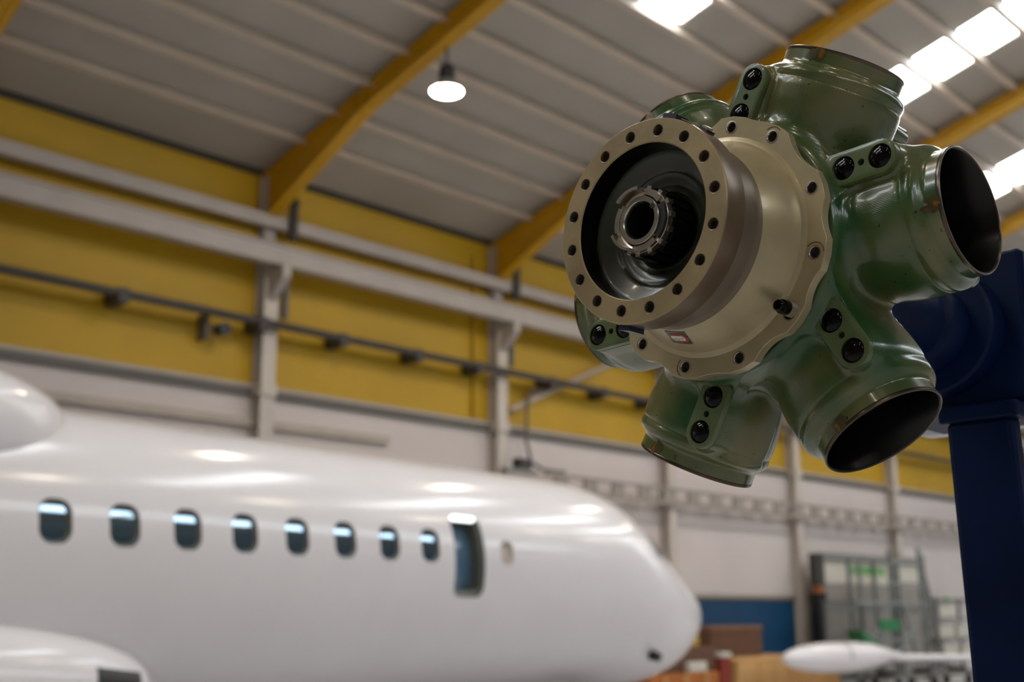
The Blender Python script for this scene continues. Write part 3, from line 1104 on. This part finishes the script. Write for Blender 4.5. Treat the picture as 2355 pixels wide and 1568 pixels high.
# mouth: lip ring and stepped black bore
RZ = Matrix.Translation((DB, 0, 0)) @ Matrix.Rotation(-PI / 2, 4, 'Y')
lip = MB().lathe_x([(0.0748, RM - 0.0050), (0.0754, RM - 0.0042), (0.0754, RM - 0.0008), (0.0745, RM), (0.0733, RM), (0.0724, RM - 0.0010), (0.0718, RM - 0.006)], 96, M=RZ).build("mouth_rim", M_edge, socks[0], smooth=40)
liner = MB().lathe_x([(0.0722, RM - 0.0008), (0.0712, RM - 0.002), (0.0708, RM - 0.034), (0.0698, RM - 0.036), (0.0690, RM - 0.060),
                      (0.0660, RM - 0.066), (0.0600, RM - 0.069), (0.030, RM - 0.069), (0.028, RM - 0.09), (0.0, RM - 0.09)], 96, M=RZ).build("bore_liner", M_liner, socks[0], smooth=40)
boss = MB().lathe_x([(0.0125, 0.320), (0.0125, 0.356), (0.0105, 0.361), (0.0, 0.361)], 28, M=Matrix.Translation((0, -0.045, 0.2136))).build("rear_boss", M_hub, socks[0], smooth=40)
for k in range(1, 6):
    for ch in (boss, pad, plug, plug_b, pin, lip, liner):
        share(ch, ch.name.split(".")[0], socks[k])

# bronze flange and beige housing in front of the barrels
flange = MB().lathe_x([(0.0915, 0.0012), (0.0927, 0.0), (0.1188, 0.0), (0.1200, 0.0012), (0.1200, 0.0335), (0.1190, 0.0350), (0.108, 0.0350),
                       (0.0915, 0.0350)], 128, True).build("bolt_flange", M_bronze, hub)
cut = []
PH16 = 0.2733
for i in range(16):
    a = PH16 + i * 2 * PI / 16
    cut.append(MB().tube((-0.01, -0.105 * math.sin(a), 0.105 * math.cos(a)), (0.028, -0.105 * math.sin(a), 0.105 * math.cos(a)), 0.0068, 28).build("cutter", M_bronze, hub))
boolean_cut(flange, cut)
smooth_by(flange, 30)
bush = MB().lathe_x([(0.0074, 0.0002), (0.0072, -0.0004), (0.0067, -0.0003), (0.0061, 0.0012), (0.0059, 0.0035), (0.0059, 0.012)], 28).build("bolt_hole_bushing", M_cadmium, hub, smooth=40)
for i in range(16):
    a = PH16 + i * 2 * PI / 16
    loc = (0, -0.105 * math.sin(a), 0.105 * math.cos(a))
    if i == 0:
        bush.location = loc
    else:
        share(bush, "bolt_hole_bushing", hub, loc)
for o_ in [q for q in hub.children if q.name.startswith("bolt_hole_bushing")]:
    pl = MB().lathe_x([(0.0, 0.0066), (0.0059, 0.0068)], 20).build("bolt_hole", M_black, o_)

PX = 0.130
MB().lathe_x([(0.1080, 0.034), (0.1085, 0.036), (0.1085, 0.070), (0.1095, 0.076), (0.1117, 0.0805), (0.1100, 0.0815)], 128).build("neck", M_neck, hub, smooth=40)
housing = MB().lathe_x([(0.1070, 0.034), (0.1070, 0.078), (0.1113, 0.0796), (0.1150, 0.0875), (0.1205, 0.1010), (0.1255, 0.1150), (0.1280, 0.1240),
                        (0.1300, 0.1278), (0.1335, PX - 0.0008), (0.1365, PX + 0.001), (0.1365, PX + 0.014), (0.100, PX + 0.014), (0.100, 0.034)], 128, True).build("housing", M_beigehub, hub, smooth=35)
MB().lathe_x([(0.1195, 0.0016), (0.1203, 0.0022), (0.1203, 0.0330), (0.1192, 0.0345)], 128).build("flange_rim", M_rim, hub, smooth=40)
# scalloped plate with ten or so bolt holes
angs = [14.5, 39.4, 75.2, 105.2, 134.0, 165.4, 195.8, 225.7, 255.5, 285.5, 315.5, 345.5]
dips = [0.0020, 0.0105, 0.0065, 0.0060, 0.0085, 0.0045, 0.0065, 0.010, 0.010, 0.010, 0.010, 0.010]
outl = []
for i in range(12):
    a0 = angs[i]
    a1 = angs[(i + 1) % 12] + (360 if i == 11 else 0)
    g = 6.5
    N = 16
    outl.append((math.radians(a0 - g), 0.1612))
    outl.append((math.radians(a0), 0.1622))
    outl.append((math.radians(a0 + g), 0.1612))
    for q in range(1, N):
        t_ = q / N
        aa = a0 + g + (a1 - a0 - 2 * g) * t_
        outl.append((math.radians(aa), 0.1612 - dips[i] * (1 - abs(2 * t_ - 1)**2.0)))
ol = [(-rr * math.sin(a), rr * math.cos(a)) for a, rr in outl]
bm = bmesh.new()
n = len(ol)
vo = [[bm.verts.new((x, y * s_, z * s_)) for (y, z) in ol] for x, s_ in ((PX + 0.0008, 0.996), (PX + 0.0014, 1.0), (PX + 0.0135, 1.0))]
vi = [[bm.verts.new((x, -0.130 * math.sin(a), 0.130 * math.cos(a))) for a, _ in outl] for x in (PX + 0.0008, PX + 0.0135)]
for A_, B_ in ((vo[0], vo[1]), (vo[1], vo[2]), (vo[2], vi[1]), (vi[1], vi[0]), (vi[0], vo[0])):
    for i in range(n):
        bm.faces.new((A_[i], A_[(i + 1) % n], B_[(i + 1) % n], B_[i]))
bmesh.ops.recalc_face_normals(bm, faces=bm.faces[:])
plate = MB().from_bm(bm).build("scalloped_plate", M_beigehub, hub)
cut = []
for i, a in enumerate(angs):
    a = math.radians(a)
    cut.append(MB().tube((PX - 0.01, -0.1483 * math.sin(a), 0.1483 * math.cos(a)), (PX + 0.03, -0.1483 * math.sin(a), 0.1483 * math.cos(a)), 0.0068, 28).build("cutter", M_beigehub, hub))
boolean_cut(plate, cut)
smooth_by(plate, 30)
pb = MB().lathe_x([(0.0085, 0.0004), (0.0084, -0.0004), (0.0068, -0.0005), (0.0060, 0.0005), (0.0058, 0.003), (0.0058, 0.0135)], 28).build("plate_bushing", M_steel, hub, smooth=40)
for i, a in enumerate(angs):
    a = math.radians(a)
    loc = (PX + 0.0008, -0.1483 * math.sin(a), 0.1483 * math.cos(a))
    if i == 0:
        pb.location = loc
    else:
        share(pb, "plate_bushing", hub, loc)
for o_ in [q for q in hub.children if q.name.startswith("plate_bushing")]:
    MB().lathe_x([(0.0, 0.009), (0.0058, 0.0095)], 20).build("bolt_hole", M_black, o_)
# dark register ring behind the plate
MB().lathe_x([(0.118, PX + 0.0135), (0.1470, PX + 0.0135), (0.1470, PX + 0.030), (0.118, PX + 0.030)], 96, True).build("register_ring", M_black, hub, smooth=40)

# stud in the plate, lower right
a = math.radians(132.0)
stud = empty("threaded_stud")
stud.parent = hub
stud.location = (PX, -0.1483 * math.sin(a), 0.1483 * math.cos(a))
MB().lathe_x([(0.0, -0.0105), (0.0088, -0.0105)] + [q for i in range(6) for q in ((0.0090, -0.0100 + i * 0.0018), (0.0082, -0.0091 + i * 0.0018))] + [(0.0092, 0.001)], 28).build("threaded_sleeve", M_neck, stud, smooth=30)
cap = MB().lathe_x([(0.0, -0.0275), (0.0052, -0.0275), (0.0066, -0.0262), (0.0068, -0.021), (0.0062, -0.0200), (0.0084, -0.0190), (0.0086, -0.0112), (0.0, -0.0110)], 28).build("stud_cap", M_plug, stud, smooth=30)

# recessed bowl behind the flange
bowl = MB().lathe_x([(0.0916, 0.0012), (0.0908, 0.004), (0.0905, 0.032)], 128).build("bore_wall", M_liner, hub, smooth=40)
MB().lathe_x([(0.0906, 0.0300), (0.0880, 0.0302), (0.0855, 0.0315), (0.0790, 0.0345), (0.0720, 0.0380), (0.0690, 0.0392), (0.0676, 0.0408), (0.0660, 0.0425), (0.0600, 0.0440),
              (0.0550, 0.0448), (0.0530, 0.0460), (0.0505, 0.0478), (0.0470, 0.0490), (0.0460, 0.0478), (0.0445, 0.0500), (0.0380, 0.0530)], 128).build("bowl", M_bowl, hub, smooth=50)


def ring_sector(m, r0, r1, x0, x1, a0, a1, n=8):
    vs, fs = [], []
    for i in range(n + 1):
        a = math.radians(a0 + (a1 - a0) * i / n)
        for r, x in ((r0, x0), (r1, x0), (r1, x1), (r0, x1)):
            vs.append((x, -r * math.sin(a), r * math.cos(a)))
    for i in range(n):
        for q in range(4):
            fs.append((i * 4 + q, i * 4 + (q + 1) % 4, (i + 1) * 4 + (q + 1) % 4, (i + 1) * 4 + q))
    fs += [(3, 2, 1, 0), (n * 4, n * 4 + 1, n * 4 + 2, n * 4 + 3)]
    return m.add(vs, fs)


nut = empty("shaft_nut")
nut.parent = hub
# black splined sleeve behind the nut
m = MB().lathe_x([(0.030, 0.0121), (0.0385, 0.0121), (0.0385, 0.056)], 64)
m.build("sleeve", M_black, nut, smooth=40)
for i in range(18):
    ring_sector(MB(), 0.038, 0.0420, 0.014, 0.052, i * 20, i * 20 + 12.5, 3).build("spline_tooth", M_plug, nut)
# castellated steel ring
m = MB().lathe_x([(0.0300, 0.0045), (0.0315, 0.0035), (0.0375, 0.0035), (0.0382, 0.0045), (0.0382, 0.0120), (0.0300, 0.0120)], 72, True)
m.build("castellated_ring", M_steel, nut, smooth=35)
for a0 in (12, 38, 62, 86, 110, 134, 160, 186, 206):
    ring_sector(MB(), 0.037, 0.0415, 0.0042, 0.0125, a0, a0 + 9, 3).build("lug", M_steel, nut)
for a0, a1 in ((12, 58), (142, 200), (258, 306)):
    ring_sector(MB(), 0.0300, 0.0372, -0.0005, 0.0040, a0, a1, 10).build("nut_segment", M_steel, nut)
ring_sector(MB(), 0.0300, 0.0366, 0.0002, 0.0040, 66, 136, 12).build("locking_slot", M_black, nut)
for a0, a1 in ((314, 369), (193, 249)):
    ring_sector(MB(), 0.0338, 0.0374, -0.0100, 0.0035, a0, a1, 12).build("locking_arc", M_steel, nut)
# inner tube
MB().lathe_x([(0.0285, 0.012), (0.0285, -0.0010), (0.0279, -0.0018), (0.0228, -0.0018), (0.0218, -0.0006), (0.0214, 0.004)], 64).build("inner_tube", M_steel, nut, smooth=40)
MB().lathe_x([(0.0215, 0.002), (0.0213, 0.05), (0.0, 0.05)], 64).build("tube_bore", M_black, nut, smooth=40)
ring_sector(MB(), 0.0208, 0.0262, -0.0024, 0.003, 52, 66, 3).build("key", M_black, nut)

# safety-wired clip and navy tags on the flange rim
clip = empty("rim_clip")
clip.parent = hub
for a_deg, x0, x1, w in ((20.0, 0.004, 0.026, 9.0), (193.0, 0.004, 0.030, 7.0)):
    ring_sector(MB(), 0.1203, 0.1262, x0, x1, a_deg - w / 2, a_deg + w / 2, 6).build("tag", M_tag, clip)
a = math.radians(38.5)
ring_sector(MB(), 0.1200, 0.1235, 0.020, 0.034, 36, 42, 3).build("clip_base", M_black, clip)
ring_sector(MB(), 0.1235, 0.1262, 0.022, 0.032, 36.5, 40.5, 3).build("clip_eye", M_steel, clip)
pts = []
for i in range(12):
    t_ = i / 11
    aa = math.radians(24.5 + 12.5 * t_)
    rr = 0.1235 - 0.0012 * math.sin(PI * t_)
    pts.append((0.014 + 0.012 * t_, -rr * math.sin(aa), rr * math.cos(aa)))
MB().path(pts, 0.0006, 6).build("safety_wire", M_steel, clip)

# red-edged inspection sticker on the lower side of the cone
stk = empty("inspection_sticker")
stk.parent = hub


def on_cone(u_, v_, lift=0.0004):
    """u_ along the round of the cone (m), v_ along its slope from the front (m)"""
    a = math.radians(190.5) + u_ / 0.122
    x = 0.082 + v_
    r = float(np.interp(x, [0.080, 0.0875, 0.101, 0.115, 0.124], [0.1115, 0.115, 0.1205, 0.1255, 0.128])) + lift
    return (x - lift * 0.3, -r * math.sin(a), r * math.cos(a))


TX, TY = -1, 1


def decal(name, pts, m_, lift, parent):
    """a flat label laid on the cone: the outline is refined so that it follows the curve"""
    ol = []
    for i, p in enumerate(pts):
        q = pts[(i + 1) % len(pts)]
        for k in range(6):
            ol.append((p[0] + (q[0] - p[0]) * k / 6, p[1] + (q[1] - p[1]) * k / 6))
    cx, cy = sum(p[0] for p in ol) / len(ol), sum(p[1] for p in ol) / len(ol)
    n, R_ = len(ol), 6
    vs = [on_cone(cx, cy, lift)]
    for k in range(1, R_ + 1):
        vs += [on_cone(cx + (u_ - cx) * k / R_, cy + (v_ - cy) * k / R_, lift) for u_, v_ in ol]
    fs = [(0, 1 + i, 1 + (i + 1) % n) for i in range(n)]
    for k in range(R_ - 1):
        fs += [(1 + k * n + i, 1 + (k + 1) * n + i, 1 + (k + 1) * n + (i + 1) % n, 1 + k * n + (i + 1) % n) for i in range(n)]
    return MB().add(vs, fs).build(name, m_, parent, smooth=60)


decal("backing", [(-0.017, 0.002), (0.0125, -0.0005), (0.0165, 0.024), (-0.012, 0.026)], M_edge, 0.0005, stk)


# sticker face: a red hexagon with a cream field and a handwritten code
hexa = [(-0.0155, 0.0125), (-0.010, 0.0045), (0.0085, 0.0045), (0.0118, 0.0125), (0.0085, 0.0210), (-0.010, 0.0210)]
decal("red_border", hexa, M_red, 0.0008, stk)
decal("cream_field", [(-0.0105, 0.0125), (-0.0085, 0.0080), (0.0080, 0.0080), (0.0102, 0.0125), (0.0080, 0.0175), (-0.0085, 0.0175)], M_paper, 0.0011, stk)
tcu = bpy.data.curves.new("text", 'FONT')
tcu.body = "2Q17"
tcu.size = 0.0066
tcu.align_x = 'CENTER'
to = bpy.data.objects.new("text", tcu)
COL.objects.link(to)
bpy.context.view_layer.update()
tm = bpy.data.meshes.new_from_object(to.evaluated_get(bpy.context.evaluated_depsgraph_get()))
bpy.data.objects.remove(to, do_unlink=True)
for v in tm.vertices:
    # reads upright for someone looking at the face from the front and below
    v.co = Vector(on_cone(TX * v.co.x, 0.0128 - TY * (v.co.y - 0.003), 0.0014))
tm.materials.clear()
tm.materials.append(M_ink)
txt = bpy.data.objects.new("code_lettering", tm)
COL.objects.link(txt)
txt.parent = stk

# ------------------------------------------------------------------ sealant smears on hub
def smear(k, ang, R_, size, m_, seed, elong=1.0):
    rnd = random.Random(seed)
    n = 14
    vs = []
    for i in range(n):
        t_ = 2 * PI * i / n
        rr = size * (0.55 + 0.45 * rnd.random())
        a = ang + rr * math.cos(t_) / 0.075
        z = R_ + rr * elong * math.sin(t_)
        z = min(z, RM - 0.001)
        r = float(pchip(np.array([z]), PR_R, PR_r)[0]) + 0.0005
        vs.append((DB + r * math.cos(a), r * math.sin(a), z))
    a = ang
    r = float(pchip(np.array([R_]), PR_R, PR_r)[0]) + 0.0009
    vs.append((DB + r * math.cos(a), r * math.sin(a), R_))
    return MB().add(vs, [(i, (i + 1) % n, n) for i in range(n)]).build("sealant_smear", m_, socks[k], smooth=60)


for k in range(6):
    smear(k, math.radians(188), 0.258 + 0.003 * (k % 2), 0.0125, M_seald, 10 + k, 1.0)
    smear(k, math.radians(188 + 2 * (k % 3)), 0.262, 0.0055, M_seal, 30 + k, 1.5)
# amber inspection marks beside three plate holes
for a_deg, t0, t1 in ((39.4, -70, 30), (105.2, -150, -10), (195.8, 20, 130)):
    a = math.radians(a_deg)
    mk = ring_sector(MB(), 0.0112, 0.0124, -0.0002, 0.0006, t0 + a_deg, t1 + a_deg, 8).build("paint_mark", M_seal, hub)
    mk.location = (PX + 0.0006, -0.1483 * math.sin(a), 0.1483 * math.cos(a))

# ------------------------------------------------------------------ the blue stand
stand = empty("maintenance_stand")
stand.matrix_world = HUBM
tag(stand, "dark blue steel stand holding the green hub, with a square post", "stand")
MB().lathe_x([(0.0, 0.3745), (0.052, 0.3745), (0.055, 0.378), (0.055, 0.655), (0.0, 0.655)], 64).build("spindle", M_blue, stand, smooth=40)
MB().lathe_x([(0.055, 0.62), (0.062, 0.625), (0.066, 0.633), (0.066, 0.68), (0.0, 0.68)], 64).build("inner_disc", M_blue, stand, smooth=30)
MB().lathe_x([(0.05, 0.676), (0.096, 0.676), (0.100, 0.680), (0.100, 0.722), (0.0, 0.722)], 96).build("outer_disc", M_blue, stand, smooth=30)
MB().bevel_box(0.718, 0.93, -0.130, 0.112, -0.118, 0.112, 0.006).build("head_box", M_blue, stand)
MB().bevel_box(0.722, 0.745, -0.133, -0.124, -0.112, 0.108, 0.003).build("corner_bead", M_blue, stand)
MB().bevel_box(0.694, 0.75, -0.117, 0.003, -0.143, -0.118, 0.004).build("collar_plate", M_blue, stand)
tl = -0.03
Mp = Matrix.Translation((0.70, -0.055, -0.14)) @ Matrix.Rotation(tl, 4, 'X')
H_ = HUBC.z - 0.14 - 0.02
MB().bevel_box(0.0, 0.035, -0.0505, 0.0505, -H_, 0.0, 0.009, M=Mp).build("post", M_blue, stand)
MB().bevel_box(-0.35, 0.45, -0.06, 0.06, -H_ - 0.01, -H_ + 0.07, 0.006, M=Mp).build("foot_beam", M_blue, stand)
MB().bevel_box(0.0, 0.10, -0.40, 0.40, -H_ - 0.01, -H_ + 0.07, 0.006, M=Mp).build("foot_beam", M_blue, stand)
MB().bevel_box(0.925, 0.975, -0.17, 0.16, -0.116, -0.062, 0.012, 3).build("wrapped_pad", M_wrap, stand)

# ------------------------------------------------------------------ clutter at the right end of the wall
def crate(name, lab, cat, x0, x1, y0, y1, z0, z1, m_, group=None, lid=None, strips=None):
    root = empty(name, ((x0 + x1) / 2, (y0 + y1) / 2, z0))
    tag(root, lab, cat, group)
    hx, hy, h = (x1 - x0) / 2, (y1 - y0) / 2, z1 - z0
    MB().bevel_box(-hx, hx, -hy, hy, 0, h, 0.02).build("body", m_, root)
    if lid:
        MB().bevel_box(-hx - 0.02, hx + 0.02, -hy - 0.02, hy + 0.02, h - 0.09, h + 0.01, 0.015).build("lid", lid, root)
    if strips:
        for s in (-0.6, 0.0, 0.6):
            MB().box(s * hx - 0.05, s * hx + 0.05, -hy - 0.025, -hy, 0.02, h - 0.02).build("batten", strips, root)
    return root


crate("wooden_crate", "pale plywood crate under the white pod, right of the aircraft nose", "crate", 22.9, 27.3, 15.0, 17.3, 0, 0.83, M_wood, strips=M_wood)
crate("cardboard_box", "brown cardboard box before the blue door, on plywood crate", "box", 23.85, 26.0, 16.3, 17.2, 0.84, 1.52, M_carddark, lid=M_card)
crate("orange_crate", "orange crate at the bottom edge beside the aircraft nose", "crate", 19.8, 22.2, 15.0, 16.6, 0, 0.62, M_orange, strips=M_wood)
crate("brown_sack", "brown wrapped bundle on the orange crate behind the aircraft nose", "bundle", 20.6, 22.4, 15.2, 16.4, 0.63, 1.12, M_carddark)
crate("red_box", "small red box stacked beside the brown bundle", "box", 22.45, 22.80, 15.1, 15.6, 0.0, 0.98, M_redbox, lid=M_signwhite)
crate("yellow_tin", "small yellow tin standing on the brown bundle", "tin", 21.8, 22.1, 15.4, 15.7, 1.13, 1.33, M_yellow)
crate("white_box", "small white box lying on the orange crate", "box", 21.2, 21.8, 15.02, 15.18, 0.63, 0.83, M_signwhite)

# white pod on its trolley
pod = empty("fairing_pod", (23.1, 14.0, 0.86))
tag(pod, "white torpedo-shaped pod with a thin tail boom, before the grey cabin", "pod")
prof = []
for i in range(15):
    t_ = i / 14
    prof.append((0.335 * math.sin(math.acos(max(0, 1 - t_))) , 2.2 * t_))
prof += [(0.335, 2.6), (0.33, 3.2), (0.30, 3.8), (0.22, 4.4), (0.12, 4.9), (0.10, 5.2), (0.0, 5.2)]
MB().lathe_x(prof, 40, M=Matrix.Rotation(math.radians(0.5), 4, 'Y')).build("pod_body", M_plane, pod, smooth=50)
MB().tube((4.9, 0, -0.10), (9.6, 0, -0.22), 0.10, 14).build("tail_boom", M_plane, pod, smooth=50)
MB().lathe_x([(0.338, 2.35), (0.338, 2.43)], 40).build("joint_band", M_grey, pod, smooth=50)
tr = empty("pod_trolley", (27.0, 14.0, 0))
tag(tr, "dark wheeled trolley under the tail boom of the white pod", "trolley")
MB().bevel_box(0.2, 5.8, -0.35, 0.35, 0.28, 0.36, 0.02).build("deck", M_trim, tr)
for x in (0.7, 2.6, 4.6):
    MB().box(x - 0.05, x + 0.05, -0.25, 0.25, 0.36, 0.46).build("cradle", M_black, tr)
    for y in (-0.3, 0.3):
        MB().lathe_x([(0.03, -0.05), (0.13, -0.05), (0.14, 0), (0.13, 0.05), (0.03, 0.05)], 20, True, Matrix.Translation((x, y, 0.14)) @ Matrix.Rotation(PI / 2, 4, 'Z')).build("wheel", M_black, tr)
gc = MB().add([(27.5, 14.5, 1.4), (28.2, 14.5, 1.18), (29.1, 14.5, 0.80), (28.0, 14.5, 0.80), (27.5, 14.9, 1.4), (28.2, 14.9, 1.18), (29.1, 14.9, 0.80), (28.0, 14.9, 0.80)],
              [(0, 1, 2, 3), (7, 6, 5, 4), (0, 4, 5, 1), (1, 5, 6, 2), (2, 6, 7, 3), (3, 7, 4, 0)]).build("green_cover", M_green)
for px_, pz_ in ((27.6, 1.2), (28.0, 0.82), (29.0, 0.82)):
    MB().tube((px_, 14.7, 0.0), (px_, 14.7, pz_), 0.03, 8).build("prop_leg", M_alu, gc)
tag(gc, "green sloping canvas cover behind the tail of the white pod", "cover")

# grey site cabin against the wall
cab = empty("site_cabin", (30.15, 17.2, 0))
tag(cab, "grey panelled site cabin with a green lettered sign, against the wall", "cabin")
MB().box(0.0, 0.42, -0.1, 0.1, 2.55, 3.42).build("corner_post", M_dark, cab)
MB().box(0.05, 0.50, -0.1, 0.1, 0, 2.35).build("corner_post", M_black, cab)
MB().box(0.1, 0.40, -0.1, 0.1, 2.36, 2.54).build("hazard_mark", M_orange, cab)
for k in range(4):
    MB().box(0.55 + 1.5 * k, 2.0 + 1.5 * k, 0.0, 0.1, 0, 2.62).build("wall_panel", M_cabin, cab)
    MB().box(0.45 + 1.5 * k, 0.55 + 1.5 * k, -0.06, 0.1, 0, 3.40).build("mullion", M_alu, cab)
    MB().box(0.55 + 1.5 * k, 2.0 + 1.5 * k, 0.03, 0.1, 2.64, 3.30).build("fascia_panel", M_signwhite, cab)
MB().box(0.42, 6.6, -0.08, 0.12, 3.30, 3.46).build("top_rail", M_grey, cab)
MB().box(0.55, 6.5, -0.03, 0.0, 1.85, 2.0).build("mid_rail", M_alu, cab)
for x, w_ in ((2.0, 0.32), (2.4, 0.28), (2.75, 0.3), (3.12, 0.3), (3.6, 0.25), (3.95, 0.3)):
    MB().box(x, x + w_, 0.015, 0.03, 2.90, 3.14).build("sign_mark", M_signgreen, cab)

# mobile access tower in front of the cabin
tw = empty("access_tower", (29.2, 15.5, 0))
tag(tw, "tall grey aluminium access tower with ladders, left of the blue post", "tower")


def bar(name, p, q, r_=0.035):
    MB().tube(p, q, r_, 8).build(name, M_alu, tw)


for x, top in ((2.05, 3.2), (3.85, 3.6), (0.12, 2.05), (4.1, 3.4)):
    for y in (0, 0.9):
        bar("upright", (x, y, 0.12), (x, y, top), 0.055)
for z in (0.6, 1.1, 2.06):
    for y in (0, 0.9):
        bar("rail", (0.12, y, z), (4.1, y, z))
for z in (2.6, 3.15):
    bar("rail", (2.05, 0, z), (4.1, 0, z))
bar("brace", (2.05, 0, 0.6), (4.1, 0, 2.06))
bar("brace", (0.12, 0, 0.6), (2.05, 0, 2.06))
bar("brace", (3.9, 0, 3.5), (5.2, 0, 0.14), 0.05)
bar("brace", (4.3, 0.9, 2.4), (5.4, 0.9, 0.14), 0.04)
MB().box(0.1, 4.1, -0.02, 0.95, 2.07, 2.12).build("platform", M_grey, tw)
MB().box(1.2, 2.3, -0.06, -0.03, 1.35, 1.65).build("name_board", M_green, tw)
for k in range(7):
    bar("rung", (3.85, 0, 0.4 + 0.42 * k), (4.1, 0, 0.4 + 0.42 * k), 0.025)
for x in (0.12, 2.05, 3.85, 4.1):
    for y in (0, 0.9):
        MB().lathe_x([(0.02, -0.03), (0.10, -0.03), (0.11, 0), (0.10, 0.03), (0.02, 0.03)], 16, True, Matrix.Translation((x, y, 0.11)) @ Matrix.Rotation(PI / 2, 4, 'Z')).build("castor", M_black, tw)

# shelving against the wall, far right
sh = empty("shelf_rack", (36.8, 16.8, 0))
tag(sh, "grey metal shelf rack against the wall beside the blue post", "shelf")
for x in (0, 3.2):
    for y in (0, 0.7):
        MB().box(x - 0.04, x + 0.04, y - 0.04, y + 0.04, 0, 2.3).build("upright", M_alu, sh)
for z in (0.4, 1.0, 1.6, 2.2):
    MB().box(0, 3.2, -0.02, 0.72, z, z + 0.06).build("shelf_board", M_grey, sh)
MB().box(0.6, 0.95, -0.05, 0.0, 2.18, 2.30).build("shelf_label", M_signgreen, sh)
for i, (x, z, w_, h_) in enumerate(((0.3, 1.06, 1.0, 0.4), (1.6, 1.06, 1.2, 0.42), (0.3, 0.46, 1.2, 0.42), (1.8, 0.46, 1.0, 0.4), (0.4, 1.66, 1.2, 0.4))):
    b_ = empty("storage_bin", (36.8 + x, 16.85, z))
    tag(b_, ["white bin on the middle shelf, left", "white bin on the middle shelf, right", "white bin on the low shelf, left", "white bin on the low shelf, right",
             "white bin on the upper shelf of the rack"][i], "bin", "white bins on the shelf rack")
    MB().bevel_box(0, w_, 0, 0.55, 0, h_, 0.03).build("tub", M_signwhite, b_)
    MB().bevel_box(-0.02, w_ + 0.02, -0.02, 0.57, h_ - 0.04, h_ + 0.02, 0.01).build("rim", M_wall, b_)
